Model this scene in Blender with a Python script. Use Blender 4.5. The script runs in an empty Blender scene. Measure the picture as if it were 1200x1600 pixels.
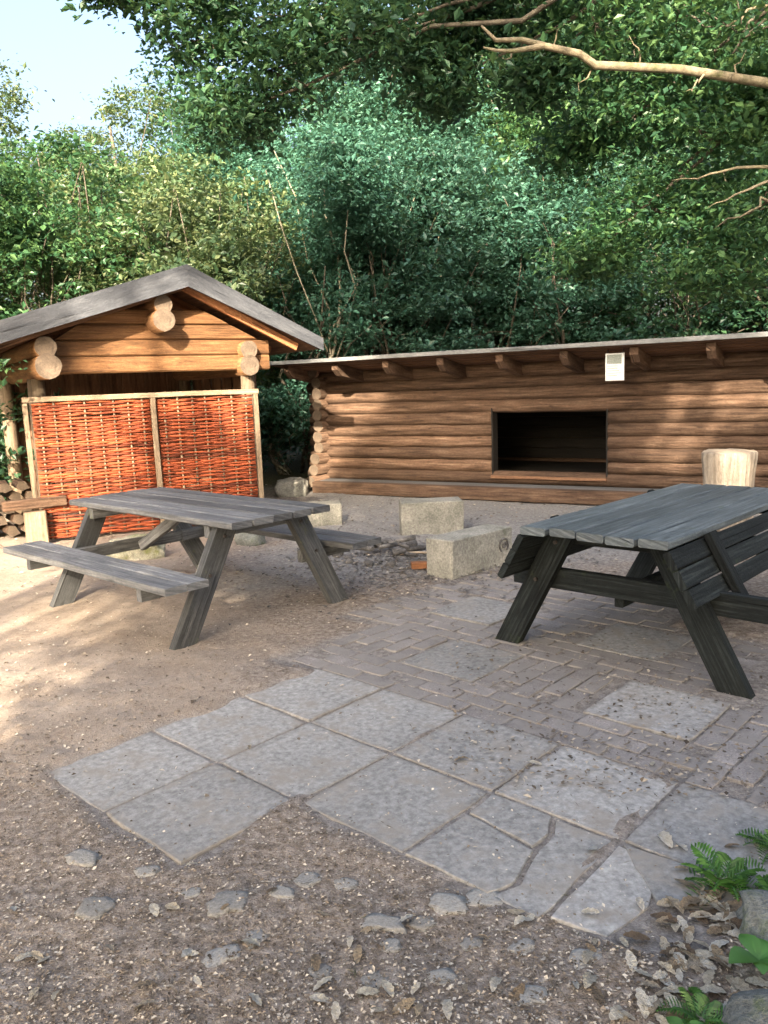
import bpy, math, random
import numpy as np
from math import sin, cos, pi, radians
from mathutils import Vector, Matrix, noise as mnoise
random.seed(7); RNG = np.random.default_rng(7)
scene = bpy.context.scene
COL = scene.collection

# ------------------------------------------------------------------ camera
CAM_H, PITCH, ROLL, FPX = 1.4842, 0.1578, -0.038, 1246.0
cam_d = bpy.data.cameras.new("camera"); cam = bpy.data.objects.new("camera", cam_d); COL.objects.link(cam)
cam.location = (0, 0, CAM_H)
cam.rotation_euler = (Matrix.Rotation(pi/2 - PITCH, 3, 'X') @ Matrix.Rotation(ROLL, 3, 'Z')).to_euler()
cam_d.sensor_fit = 'VERTICAL'; cam_d.sensor_height = 36; cam_d.lens = 36*FPX/1600
cam_d.clip_start = 0.05; cam_d.clip_end = 2000
scene.camera = cam

# ------------------------------------------------------------------ light
SUN_EL, SUN_AZ = radians(26), radians(187)          # azimuth clockwise from +Y: the sun stands behind the camera
TO_SUN = Vector((sin(SUN_AZ)*cos(SUN_EL), cos(SUN_AZ)*cos(SUN_EL), sin(SUN_EL)))
world = bpy.data.worlds.new("World"); scene.world = world; world.use_nodes = True
nt = world.node_tree
sky = nt.nodes.new('ShaderNodeTexSky'); sky.sky_type = 'NISHITA'; sky.sun_disc = False
sky.sun_elevation = SUN_EL; sky.sun_rotation = SUN_AZ; sky.air_density = 1.0; sky.dust_density = 10.0; sky.ozone_density = 1.0
bg = nt.nodes['Background']; bg.inputs['Strength'].default_value = 0.15
nt.links.new(sky.outputs[0], bg.inputs['Color'])
sl = bpy.data.lights.new("sun", 'SUN'); sl.energy = 4.6; sl.angle = radians(0.5); sl.color = (1.0, 0.84, 0.64)
so = bpy.data.objects.new("sun", sl); COL.objects.link(so); so.rotation_euler = TO_SUN.to_track_quat('Z', 'Y').to_euler()
vs = scene.view_settings
vs.view_transform = 'Standard'; vs.look = 'None'; vs.gamma = 1.0; vs.exposure = 2.2; vs.use_curve_mapping = False

# ------------------------------------------------------------------ pixel -> ground (photo is 1200x1600)
def ground(px, py, z=0.0):
    a, b = px-600, py-800; c, s = cos(ROLL), sin(ROLL)
    a, b = c*a+s*b, -s*a+c*b
    fx, fy, fz = a, FPX*cos(PITCH)-b*sin(PITCH), -FPX*sin(PITCH)-b*cos(PITCH)
    t = (z-CAM_H)/fz
    return Vector((fx*t, fy*t, z))

# ------------------------------------------------------------------ materials
class N:
    """tiny node-tree helper"""
    def __init__(s, name):
        s.m = bpy.data.materials.new(name); s.m.use_nodes = True; s.t = s.m.node_tree
        s.b = s.t.nodes['Principled BSDF']; s.out = s.t.nodes['Material Output']
    def n(s, typ, **kw):
        nd = s.t.nodes.new(typ)
        for k, v in kw.items():
            if k.startswith('i_'):
                key = k[2:]
                nd.inputs[int(key) if key.isdigit() else key].default_value = v
            else: setattr(nd, k, v)
        return nd
    def l(s, a, b): s.t.links.new(a, b)
    def ramp(s, fac, stops):
        r = s.n('ShaderNodeValToRGB'); e = r.color_ramp.elements
        while len(e) < len(stops): e.new(0.5)
        for el, (p, c) in zip(e, stops): el.position = p; el.color = (*c, 1) if len(c) == 3 else c
        s.l(fac, r.inputs['Fac']); return r.outputs['Color']
    def mix(s, fac, a, b, typ='MIX'):
        m = s.n('ShaderNodeMix', data_type='RGBA', blend_type=typ)
        for sock, v in ((m.inputs[0], fac), (m.inputs[6], a), (m.inputs[7], b)):
            if hasattr(v, 'links'): s.l(v, sock)
            else: sock.default_value = v if isinstance(v, (int, float)) else (*v, 1)
        return m.outputs[2]
    def noise(s, vec, scale, detail=4, rough=0.6):
        nd = s.n('ShaderNodeTexNoise'); nd.inputs['Scale'].default_value = scale
        nd.inputs['Detail'].default_value = detail; nd.inputs['Roughness'].default_value = rough
        if vec is not None: s.l(vec, nd.inputs['Vector'])
        return nd.outputs['Fac']
    def bump(s, h, dist, strength=1.0):
        b = s.n('ShaderNodeBump'); b.inputs['Distance'].default_value = dist; b.inputs['Strength'].default_value = strength
        s.l(h, b.inputs['Height']); s.l(b.outputs[0], s.b.inputs['Normal'])
    def scalev(s, vec, sc, seed=None):
        m = s.n('ShaderNodeMapping'); m.inputs['Scale'].default_value = sc; s.l(vec, m.inputs['Vector'])
        if seed is not None:
            cx = s.n('ShaderNodeCombineXYZ'); mu = s.n('ShaderNodeMath', operation='MULTIPLY'); mu.inputs[1].default_value = 37.0
            s.l(seed, mu.inputs[0]); s.l(mu.outputs[0], cx.inputs[0]); s.l(mu.outputs[0], cx.inputs[1]); s.l(cx.outputs[0], m.inputs['Location'])
        return m.outputs[0]

def wood(name, dark, mid, light, moss=None, moss_amt=0.0, rough=0.75, island=True, grain=55, spec=0.35, vary=0.35, bump=0.006):
    """weathered wood; UV: u along the grain in metres, v across in metres"""
    k = N(name); uv = k.n('ShaderNodeUVMap').outputs[0]
    geo = k.n('ShaderNodeNewGeometry').outputs['Random Per Island']
    obj = k.n('ShaderNodeObjectInfo').outputs['Random']
    add = k.n('ShaderNodeMath', operation='ADD'); k.l(geo, add.inputs[0]); k.l(obj, add.inputs[1])
    fr = k.n('ShaderNodeMath', operation='FRACT'); k.l(add.outputs[0], fr.inputs[0]); rnd = fr.outputs[0]
    g = k.noise(k.scalev(uv, (2.2, grain, 1), rnd), 1.0, 6, 0.7)
    col = k.ramp(g, [(0.28, dark), (0.5, mid), (0.72, light)])
    big = k.noise(k.scalev(uv, (1.3, 5, 1), rnd), 1.0, 3, 0.6)
    col = k.mix(k.ramp(big, [(0.35, (0, 0, 0)), (0.7, (1, 1, 1))]), col, k.mix(0.55, col, dark))
    hv = k.n('ShaderNodeHueSaturation'); k.l(col, hv.inputs['Color'])
    vr = k.n('ShaderNodeMapRange'); vr.inputs[3].default_value = 1-vary; vr.inputs[4].default_value = 1+vary; k.l(rnd, vr.inputs[0]); k.l(vr.outputs[0], hv.inputs['Value'])
    col = hv.outputs[0]
    if moss:
        tc = k.n('ShaderNodeTexCoord').outputs['Object']
        mo = k.noise(tc, 7.0, 5, 0.7)
        col = k.mix(k.ramp(mo, [(0.62-moss_amt, (0, 0, 0)), (0.74-moss_amt*0.6, (1, 1, 1))]), col, moss)
    vk = k.n('ShaderNodeTexVoronoi'); vk.inputs['Scale'].default_value = 1.0; k.l(k.scalev(uv, (2.6, 7.5, 1), rnd), vk.inputs['Vector'])
    kn = k.ramp(vk.outputs['Distance'], [(0.05, (1, 1, 1)), (0.13, (0, 0, 0))])
    col = k.mix(k.mix(1.0, kn, (0.7, 0.7, 0.7), 'MULTIPLY'), col, dark)
    ck = k.noise(k.scalev(uv, (1.1, grain*1.6, 1), rnd), 1.0, 2, 0.5)
    cr = k.ramp(ck, [(0.66, (0, 0, 0)), (0.72, (1, 1, 1))])
    col = k.mix(k.mix(1.0, cr, (0.75, 0.75, 0.75), 'MULTIPLY'), col, tuple(c*0.45 for c in dark))
    fl = k.noise(k.scalev(uv, (26, 40, 1), rnd), 1.0, 4, 0.75)
    col = k.mix(0.35, col, k.ramp(fl, [(0.3, (0.2, 0.2, 0.2)), (0.7, (0.85, 0.85, 0.85))]), 'OVERLAY')
    k.l(col, k.b.inputs['Base Color']); k.b.inputs['Roughness'].default_value = rough
    k.b.inputs['Specular IOR Level'].default_value = spec
    sb = k.n('ShaderNodeMath', operation='SUBTRACT'); k.l(g, sb.inputs[0]); k.l(cr, sb.inputs[1])
    s2 = k.n('ShaderNodeMath', operation='ADD'); k.l(sb.outputs[0], s2.inputs[0]); k.l(fl, s2.inputs[1])
    k.bump(s2.outputs[0], bump, 0.9); return k.m

def endgrain(name, dark, light):
    k = N(name); uv = k.n('ShaderNodeUVMap').outputs[0]
    w = k.n('ShaderNodeTexWave', wave_type='RINGS', rings_direction='Z'); w.inputs['Scale'].default_value = 9; w.inputs['Distortion'].default_value = 2.5; w.inputs['Detail'].default_value = 3
    k.l(uv, w.inputs['Vector'])
    c = k.mix(0.09, k.ramp(k.noise(uv, 9, 6, 0.75), [(0.3, dark), (0.65, light)]), k.ramp(w.outputs['Fac'], [(0.1, dark), (0.8, light)]))
    cr = k.noise(uv, 22, 4, 0.7)
    c = k.mix(k.ramp(cr, [(0.5, (0, 0, 0)), (0.75, (1, 1, 1))]), c, dark)
    k.l(c, k.b.inputs['Base Color']); k.b.inputs['Roughness'].default_value = 0.85; k.bump(cr, 0.004); return k.m

def stone(name, a, b, c, scale=9, moss=None, bump=0.006, rough=0.9, moss_lo=0.5, edge=None):
    k = N(name); tc = k.n('ShaderNodeTexCoord').outputs['Object']; oi = k.n('ShaderNodeObjectInfo').outputs['Random']
    v = k.scalev(tc, (1, 1, 1), oi)
    n1 = k.noise(v, scale, 8, 0.7); n2 = k.noise(v, scale*14, 3, 0.7)
    col = k.ramp(n1, [(0.3, a), (0.5, b), (0.72, c)])
    col = k.mix(0.5, col, k.ramp(n2, [(0.35, (0.25, 0.25, 0.25)), (0.7, (0.9, 0.9, 0.9))]), 'OVERLAY')
    hv = k.n('ShaderNodeHueSaturation'); k.l(col, hv.inputs['Color'])
    vr = k.n('ShaderNodeMapRange'); vr.inputs[3].default_value = 0.78; vr.inputs[4].default_value = 1.18; k.l(oi, vr.inputs[0]); k.l(vr.outputs[0], hv.inputs['Value']); col = hv.outputs[0]
    if moss:
        mo = k.noise(v, 5, 6, 0.7)
        col = k.mix(k.ramp(mo, [(moss_lo, (0, 0, 0)), (moss_lo+0.14, (1, 1, 1))]), col, moss)
    if edge:                                         # soil trodden over the rim of a slab
        ab = k.n('ShaderNodeVectorMath', operation='ABSOLUTE'); k.l(tc, ab.inputs[0]); sx = k.n('ShaderNodeSeparateXYZ'); k.l(ab.outputs[0], sx.inputs[0])
        mxx = k.n('ShaderNodeMath', operation='MAXIMUM'); k.l(sx.outputs[0], mxx.inputs[0]); k.l(sx.outputs[1], mxx.inputs[1])
        nn = k.n('ShaderNodeMath', operation='MULTIPLY_ADD'); k.l(k.noise(v, 11, 5, 0.75), nn.inputs[0]); nn.inputs[1].default_value = 0.11; k.l(mxx.outputs[0], nn.inputs[2])
        col = k.mix(k.ramp(nn.outputs[0], [(0.272, (0, 0, 0)), (0.33, (0.75, 0.75, 0.75))]), col, edge)
    k.l(col, k.b.inputs['Base Color']); k.b.inputs['Roughness'].default_value = rough
    k.b.inputs['Specular IOR Level'].default_value = 0.25
    ad = k.n('ShaderNodeMath', operation='ADD'); k.l(n1, ad.inputs[0]); k.l(n2, ad.inputs[1]); k.bump(ad.outputs[0], bump, 0.7); return k.m

def leafmat(name, c0, c1, c2, trans=0.35, rough=0.45):
    k = N(name); r = k.n('ShaderNodeNewGeometry').outputs['Random Per Island']
    tc = k.n('ShaderNodeTexCoord').outputs['Object']
    n1 = k.noise(tc, 0.55, 3, 0.6)
    ad = k.n('ShaderNodeMath', operation='ADD'); k.l(r, ad.inputs[0]); k.l(n1, ad.inputs[1])
    hf = k.n('ShaderNodeMath', operation='MULTIPLY'); hf.inputs[1].default_value = 0.5; k.l(ad.outputs[0], hf.inputs[0])
    col = k.ramp(hf.outputs[0], [(0.25, c0), (0.5, c1), (0.75, c2)])
    oi = k.n('ShaderNodeObjectInfo').outputs['Random']
    hv = k.n('ShaderNodeHueSaturation'); k.l(col, hv.inputs['Color'])
    vr = k.n('ShaderNodeMapRange'); vr.inputs[3].default_value = 0.8; vr.inputs[4].default_value = 1.25; k.l(oi, vr.inputs[0]); k.l(vr.outputs[0], hv.inputs['Value'])
    k.l(hv.outputs[0], k.b.inputs['Base Color']); k.b.inputs['Roughness'].default_value = rough; k.b.inputs['Specular IOR Level'].default_value = 0.5
    tr = k.n('ShaderNodeBsdfTranslucent'); k.l(k.mix(0.3, hv.outputs[0], (0.22, 0.30, 0.05)), tr.inputs[0])
    mx = k.n('ShaderNodeMixShader'); mx.inputs[0].default_value = trans
    k.l(k.b.outputs[0], mx.inputs[1]); k.l(tr.outputs[0], mx.inputs[2]); k.l(mx.outputs[0], k.out.inputs[0]); return k.m

M = {}
M['table_grey'] = wood('weathered_grey_wood', (0.04, 0.042, 0.044), (0.12, 0.124, 0.128), (0.26, 0.262, 0.262), (0.115, 0.13, 0.06), -0.02)
M['table_dark'] = wood('dark_mossy_wood', (0.005, 0.006, 0.006), (0.015, 0.019, 0.019), (0.05, 0.06, 0.058), (0.032, 0.045, 0.022), 0.02, rough=0.8, spec=0.2)
M['shaded_leg'] = wood('shaded_grey_leg_wood', (0.022, 0.024, 0.025), (0.065, 0.068, 0.07), (0.15, 0.152, 0.15), (0.085, 0.095, 0.045), 0.0)  # darker copy of the grey table wood, shade put into the leg colour
M['sky_lit_top'] = wood('sky_lit_grey_green_wood', (0.038, 0.047, 0.049), (0.12, 0.142, 0.15), (0.27, 0.30, 0.305), (0.07, 0.09, 0.055), 0.0, rough=0.5, spec=0.5)  # lighter than the rest of its table: sky reflection put into the colour
M['log_brown'] = wood('brown_log_wood', (0.028, 0.016, 0.010), (0.135, 0.080, 0.050), (0.25, 0.172, 0.118), grain=30, rough=0.85, vary=0.35, bump=0.014)
M['log_end'] = endgrain('log_end_grain', (0.05, 0.036, 0.026), (0.18, 0.135, 0.095))
M['hut_wood'] = wood('honey_log_wood', (0.06, 0.028, 0.012), (0.20, 0.098, 0.040), (0.33, 0.185, 0.084), grain=24, rough=0.8, vary=0.18, bump=0.008)
M['hut_dark'] = wood('brown_board_wood', (0.07, 0.035, 0.02), (0.15, 0.08, 0.045), (0.25, 0.14, 0.08), grain=30)
M['inside_shade'] = wood('shade_black_board_wood', (0.006, 0.005, 0.004), (0.014, 0.012, 0.010), (0.026, 0.022, 0.018), grain=30)  # near-black colour paints the shelter's inner shade onto its boards
M['rafter'] = wood('red_brown_rafter_wood', (0.20, 0.08, 0.035), (0.36, 0.16, 0.07), (0.48, 0.25, 0.12), grain=30)
M['fascia'] = wood('slate_grey_fascia', (0.03, 0.034, 0.042), (0.062, 0.068, 0.08), (0.12, 0.127, 0.14), grain=14, rough=0.6, spec=0.4, vary=0.15)
M['pale_post'] = wood('pale_post_wood', (0.11, 0.08, 0.052), (0.21, 0.157, 0.105), (0.31, 0.25, 0.18), grain=40)
M['metal_edge'] = wood('zinc_roof_edge', (0.10, 0.105, 0.105), (0.18, 0.185, 0.185), (0.30, 0.30, 0.295), grain=6, rough=0.4, vary=0.1)
M['felt'] = stone('roof_felt', (0.05, 0.035, 0.03), (0.12, 0.075, 0.06), (0.20, 0.14, 0.12), 16)
M['wicker'] = wood('orange_willow', (0.10, 0.022, 0.009), (0.26, 0.054, 0.017), (0.40, 0.105, 0.034), grain=60, rough=0.7, vary=0.5)
M['slab'] = stone('concrete_slab', (0.19, 0.188, 0.18), (0.25, 0.247, 0.237), (0.30, 0.296, 0.284), 2.5, (0.238, 0.22, 0.195), 0.004, moss_lo=0.50, edge=(0.15, 0.128, 0.105))
M['brick'] = stone('paving_brick', (0.145, 0.130, 0.122), (0.21, 0.194, 0.184), (0.265, 0.250, 0.240), 8, (0.212, 0.198, 0.184), 0.004, moss_lo=0.42)
M['block'] = stone('sandstone_block', (0.13, 0.13, 0.11), (0.20, 0.196, 0.17), (0.28, 0.27, 0.235), 4, (0.115, 0.12, 0.085), 0.008, moss_lo=0.58)
M['boulder'] = stone('granite_boulder', (0.08, 0.085, 0.08), (0.15, 0.158, 0.145), (0.25, 0.255, 0.235), 5, (0.06, 0.085, 0.03), 0.02, moss_lo=0.5)
M['cobble'] = stone('field_stone', (0.22, 0.21, 0.19), (0.34, 0.33, 0.305), (0.45, 0.44, 0.415), 6, (0.19, 0.16, 0.13), 0.010, moss_lo=0.60)
M['mossrock'] = stone('mossy_log_rock', (0.13, 0.13, 0.105), (0.24, 0.235, 0.18), (0.36, 0.35, 0.28), 7, (0.13, 0.14, 0.055), 0.015, moss_lo=0.5)
M['char'] = stone('charred_rubble', (0.02, 0.02, 0.02), (0.11, 0.105, 0.10), (0.27, 0.26, 0.25), 12, None, 0.01)
M['bark'] = stone('tree_bark', (0.045, 0.038, 0.030), (0.11, 0.095, 0.075), (0.21, 0.19, 0.15), 12, (0.07, 0.085, 0.035), 0.02, moss_lo=0.56)
M['pale_bark'] = stone('pale_stem_bark', (0.13, 0.12, 0.09), (0.26, 0.24, 0.18), (0.40, 0.37, 0.29), 14, (0.14, 0.15, 0.07), 0.01, moss_lo=0.54)
M['branch_bark'] = stone('branch_bark', (0.12, 0.10, 0.066), (0.26, 0.22, 0.145), (0.38, 0.33, 0.23), 14, (0.11, 0.12, 0.05), 0.02, moss_lo=0.52)
M['stump_side'] = wood('stump_side', (0.10, 0.08, 0.06), (0.24, 0.205, 0.165), (0.38, 0.34, 0.285), grain=22, vary=0.1, bump=0.012)
M['stump_end'] = endgrain('stump_end_grain', (0.20, 0.15, 0.10), (0.42, 0.35, 0.26))
M['leaf_teal'] = leafmat('leaf_blue_green', (0.022, 0.075, 0.052), (0.048, 0.14, 0.10), (0.095, 0.225, 0.16))
M['leaf_green'] = leafmat('leaf_mid_green', (0.018, 0.060, 0.028), (0.042, 0.118, 0.052), (0.10, 0.19, 0.065))
M['leaf_dark'] = leafmat('leaf_dark_green', (0.010, 0.038, 0.022), (0.026, 0.078, 0.042), (0.06, 0.135, 0.06))
M['leaf_yellow'] = leafmat('leaf_yellow_green', (0.035, 0.075, 0.035), (0.08, 0.13, 0.058), (0.17, 0.205, 0.09))
M['fern'] = leafmat('fern_green', (0.03, 0.10, 0.02), (0.06, 0.17, 0.03), (0.11, 0.24, 0.05), 0.3)
def drymat():
    k = N('dry_leaf'); oi = k.n('ShaderNodeObjectInfo').outputs['Random']; tc = k.n('ShaderNodeTexCoord').outputs['Object']
    c = k.ramp(oi, [(0.0, (0.13, 0.09, 0.055)), (0.22, (0.33, 0.26, 0.17)), (0.5, (0.52, 0.47, 0.37)), (1.0, (0.70, 0.67, 0.58))])
    n1 = k.noise(tc, 6, 5, 0.7); c = k.mix(0.5, c, k.ramp(n1, [(0.3, (0.25, 0.22, 0.2)), (0.7, (0.9, 0.9, 0.9))]), 'OVERLAY')
    k.l(c, k.b.inputs['Base Color']); k.b.inputs['Roughness'].default_value = 0.85; k.bump(n1, 0.05); return k.m
M['dry'] = drymat()
M['chip'] = leafmat('litter_chips', (0.045, 0.032, 0.022), (0.19, 0.152, 0.112), (0.50, 0.45, 0.37), 0.05, 0.85)
M['sign_white'] = stone('white_sign', (0.60, 0.62, 0.60), (0.72, 0.74, 0.72), (0.80, 0.82, 0.80), 3, None, 0.0, 0.5)
M['sign_grey'] = stone('sign_print_grey', (0.20, 0.23, 0.21), (0.26, 0.29, 0.26), (0.32, 0.35, 0.32), 6, None, 0.0, 0.5)
M['iron'] = stone('rusty_iron', (0.02, 0.018, 0.017), (0.045, 0.038, 0.034), (0.08, 0.065, 0.055), 20, None, 0.002, 0.6)

# ------------------------------------------------------------------ mesh helpers
class MB:
    def __init__(s): s.v = []; s.f = []; s.uv = []; s.mi = []; s.sm = []
    def face(s, idx, uvs, mi=0, smooth=False): s.f.append(idx); s.uv.extend(uvs); s.mi.append(mi); s.sm.append(smooth)
    def sweep(s, secs, smooth=False, cap_mi=0, mi=0, uoff=None, closed_caps=True):
        """secs: list of rings (lists of Vectors of equal length)"""
        n = len(secs[0]); base = len(s.v); uo = random.random()*20 if uoff is None else uoff; vo = random.random()*20
        for r in secs: s.v.extend([tuple(p) for p in r])
        per = [0.0]
        for i in range(n): per.append(per[-1]+(secs[0][(i+1) % n]-secs[0][i]).length)
        u = uo; cen = [sum(r, Vector())/n for r in secs]
        for k in range(len(secs)-1):
            du = (cen[k+1]-cen[k]).length
            for i in range(n):
                a = base+k*n+i; b = base+k*n+(i+1) % n
                s.face((a, b, b+n, a+n), [(u, vo+per[i]), (u, vo+per[i+1]), (u+du, vo+per[i+1]), (u+du, vo+per[i])], mi, smooth)
            u += du
        if closed_caps:
            for r, rev in ((0, True), (len(secs)-1, False)):
                ring = [base+r*n+i for i in range(n)]; c = cen[r]
                q = secs[r]; ax = (q[0]-c).normalized() if (q[0]-c).length > 1e-6 else Vector((1, 0, 0))
                nn = (q[0]-c).cross(q[n//4 or 1]-c); nn = nn.normalized() if nn.length > 1e-9 else Vector((0, 0, 1)); ay = nn.cross(ax)
                uvs = [((p-c).dot(ax), (p-c).dot(ay)) for p in q]
                if rev: ring = ring[::-1]; uvs = uvs[::-1]
                s.face(tuple(ring), uvs, cap_mi, False)
        return s
    def board(s, p0, p1, w, t, up=(0, 0, 1), ch=0.004, wob=0.002, seg=3, mi=0, cap=None):
        """plank from p0 to p1, w wide (across), t thick (along up)"""
        p0, p1, up = Vector(p0), Vector(p1), Vector(up); d = (p1-p0).normalized()
        sx = d.cross(up).normalized(); sz = sx.cross(d).normalized(); secs = []
        ch = min(ch, t*0.3, w*0.3)
        prof = [(-w/2+ch, -t/2), (w/2-ch, -t/2), (w/2, -t/2+ch), (w/2, t/2-ch), (w/2-ch, t/2), (-w/2+ch, t/2), (-w/2, t/2-ch), (-w/2, -t/2+ch)]
        for k in range(seg+1):
            c = p0.lerp(p1, k/seg)+sx*random.uniform(-wob, wob)+sz*random.uniform(-wob, wob)
            secs.append([c+sx*a+sz*b for a, b in prof])
        return s.sweep(secs, False, mi if cap is None else cap, mi)
    def log(s, p0, p1, r0, r1=None, rz=1.0, n=12, seg=6, wob=0.006, mi=0, cap=0, bulge=0.0):
        p0, p1 = Vector(p0), Vector(p1); r1 = r0 if r1 is None else r1; d = (p1-p0).normalized()
        up = Vector((0, 0, 1)) if abs(d.z) < 0.9 else Vector((0, 1, 0))
        sx = d.cross(up).normalized(); sz = sx.cross(d).normalized(); secs = []
        sh = [1+random.uniform(-0.04, 0.04) for _ in range(n)]
        for k in range(seg+1):
            t = k/seg; c = p0.lerp(p1, t)+sx*random.uniform(-wob, wob)+sz*random.uniform(-wob, wob)*0.5; r = r0+(r1-r0)*t
            secs.append([c+sx*(r*sh[i]*cos(2*pi*i/n))+sz*(r*rz*sh[i]*sin(2*pi*i/n)) for i in range(n)])
        return s.sweep(secs, True, cap, mi)
    def prism(s, poly, ext, mi=0):
        """poly: list of Vectors (planar), extruded by ext"""
        ext = Vector(ext); return s.sweep([[Vector(p) for p in poly], [Vector(p)+ext for p in poly]], False, mi, mi)
    def build(s, name, mats, parent=None):
        me = bpy.data.meshes.new(name); me.from_pydata(s.v, [], s.f)
        uvl = me.uv_layers.new(name='UVMap'); uvl.data.foreach_set('uv', np.array(s.uv, dtype=np.float32).ravel())
        if not isinstance(mats, (list, tuple)): mats = [mats]
        for m in mats: me.materials.append(M[m] if isinstance(m, str) else m)
        me.polygons.foreach_set('material_index', s.mi); me.polygons.foreach_set('use_smooth', s.sm)
        me.update(); o = bpy.data.objects.new(name, me); COL.objects.link(o)
        if parent: o.parent = parent
        return o

def tag(o, label=None, cat=None, group=None, kind=None):
    if label: o['label'] = label
    if cat: o['category'] = cat
    if group: o['group'] = group
    if kind: o['kind'] = kind
    return o
def thing(name, label, cat, loc=(0, 0, 0), rz=0.0, group=None):
    o = bpy.data.objects.new(name, None); COL.objects.link(o); o.location = loc; o.rotation_euler = (0, 0, rz)
    o.empty_display_size = 0.1; return tag(o, label, cat, group)

def rock_mesh(name, sx, sy, sz, seed, mat, sub=3, rough=0.18, flat=0.0, boxy=0.0):
    import bmesh
    bm = bmesh.new(); bmesh.ops.create_icosphere(bm, subdivisions=sub, radius=1.0)
    for v in bm.verts:
        p = v.co.normalized()
        if boxy: 
            q = p/max(abs(p.x), abs(p.y), abs(p.z)); p = p.lerp(q, boxy)
        d = 1+rough*mnoise.noise(p*1.6+Vector((seed*3.1, seed, 0)))+rough*0.4*mnoise.noise(p*4.5+Vector((0, seed*7.7, 1)))
        p = p*d
        if flat and p.z > flat: p.z = flat+(p.z-flat)*0.15
        v.co = Vector((p.x*sx, p.y*sy, p.z*sz))
    me = bpy.data.meshes.new(name); bm.to_mesh(me); bm.free()
    for p in me.polygons: p.use_smooth = True
    me.materials.append(M[mat]); return me
def put(name, me, loc, rz=0, parent=None, scale=None):
    o = bpy.data.objects.new(name, me); COL.objects.link(o); o.location = loc; o.rotation_euler = (0, 0, rz)
    if scale: o.scale = scale
    if parent: o.parent = parent
    return o

# ------------------------------------------------------------------ paving grid (0.5 m slabs laid diagonally)
GA = radians(47); P1 = ground(769, 1237); E1 = Vector((cos(GA), sin(GA), 0))*0.5; E2 = Vector((cos(GA-pi/2), sin(GA-pi/2), 0))*0.5
def cell(i, j, z=0.0): p = P1+E1*i+E2*j; return Vector((p.x, p.y, z))
SLABS = [(-2, -3), (-2, -2), (-1, -3), (-1, -2), (-1, -1), (0, -3), (0, -2), (0, -1), (0, 0), (0, 1)]
EXTRA = [(1.65, -2.4), (1.65, -0.2), (3.3, -3.35), (3.3, -1.2)]
P1v = np.array([P1.x, P1.y]); E1v = np.array([E1.x, E1.y])/0.25; E2v = np.array([E2.x, E2.y])/0.25
def vnoise(x, y, sc, seed=0):
    """cheap value noise (numpy)"""
    X, Y = x*sc+seed*13.7, y*sc-seed*7.3; xi, yi = np.floor(X).astype(int), np.floor(Y).astype(int); fx, fy = X-xi, Y-yi
    fx = fx*fx*(3-2*fx); fy = fy*fy*(3-2*fy)
    def h(a, b): 
        v = np.sin(a*127.1+b*311.7+seed*74.7)*43758.5453; return v-np.floor(v)
    return (h(xi, yi)*(1-fx)+h(xi+1, yi)*fx)*(1-fy)+(h(xi, yi+1)*(1-fx)+h(xi+1, yi+1)*fx)*fy
def paved(x, y):
    """soft 0..1 mask of the paved area"""
    dx, dy = x-P1v[0], y-P1v[1]; i = dx*E1v[0]+dy*E1v[1]; j = dx*E2v[0]+dy*E2v[1]
    w = (vnoise(x, y, 5, 3)-0.5)*0.35
    def box(i0, i1, j0, j1): return np.minimum(np.minimum(i-i0, i1-i), np.minimum(j-j0, j1-j))
    d = np.maximum.reduce([box(-2, 1, -3, -1), box(-1, 1, -1, 1), box(-0.9, 1, 0.9, 1.9), box(0.9, 4.6, -3.6, 1.6), box(2.5, 6.5, -4.2, -0.5)])
    return np.clip((d+w*0.6)/0.12+0.5, 0, 1)
def gheight(x, y):
    x = np.asarray(x, float); y = np.asarray(y, float)
    m = paved(x, y)
    n1 = vnoise(x, y, 1.1, 1)-0.5; n2 = vnoise(x, y, 6, 2)-0.5; n3 = vnoise(x, y, 19, 5)-0.5
    out = 0.009+0.030*n1+0.016*n2+0.010*n3
    inn = -0.0075+0.006*n2+0.006*n3+0.004*n1
    h = out*(1-m)+inn*m
    far = np.clip((np.hypot(x, y-6)-9)/6, 0, 1)
    return h+far*(vnoise(x, y, 0.25, 8)-0.4)*0.35
# ground: one sheet, fine near the clearing, coarse to the horizon
def axis(lo, hi, step, far):
    a = list(np.arange(lo, hi+1e-6, step)); g = step; p = hi; r = []
    while p < far: g *= 1.35; p += g; r.append(p)
    g = step; p = lo; l = []
    while p > -far: g *= 1.35; p -= g; l.append(p)
    return np.array(l[::-1]+a+r)
gx, gy = axis(-5.5, 5.5, 0.035, 400), axis(0.8, 10.5, 0.035, 400)
GX, GY = np.meshgrid(gx, gy); GZ = gheight(GX, GY)
nx, ny = len(gx), len(gy)
idx = np.arange(nx*ny).reshape(ny, nx)
quads = np.stack([idx[:-1, :-1], idx[:-1, 1:], idx[1:, 1:], idx[1:, :-1]], -1).reshape(-1, 4)
def quad_mesh(name, verts, quads, mat, smooth=True):
    me = bpy.data.meshes.new(name); me.vertices.add(len(verts)); me.vertices.foreach_set('co', np.asarray(verts, np.float32).ravel())
    me.loops.add(quads.size); me.loops.foreach_set('vertex_index', quads.ravel().astype(np.int32))
    me.polygons.add(len(quads)); me.polygons.foreach_set('loop_start', np.arange(0, quads.size, 4, dtype=np.int32))
    me.polygons.foreach_set('use_smooth', np.full(len(quads), smooth))
    me.update(calc_edges=True); me.materials.append(M[mat] if isinstance(mat, str) else mat); return me

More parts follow.
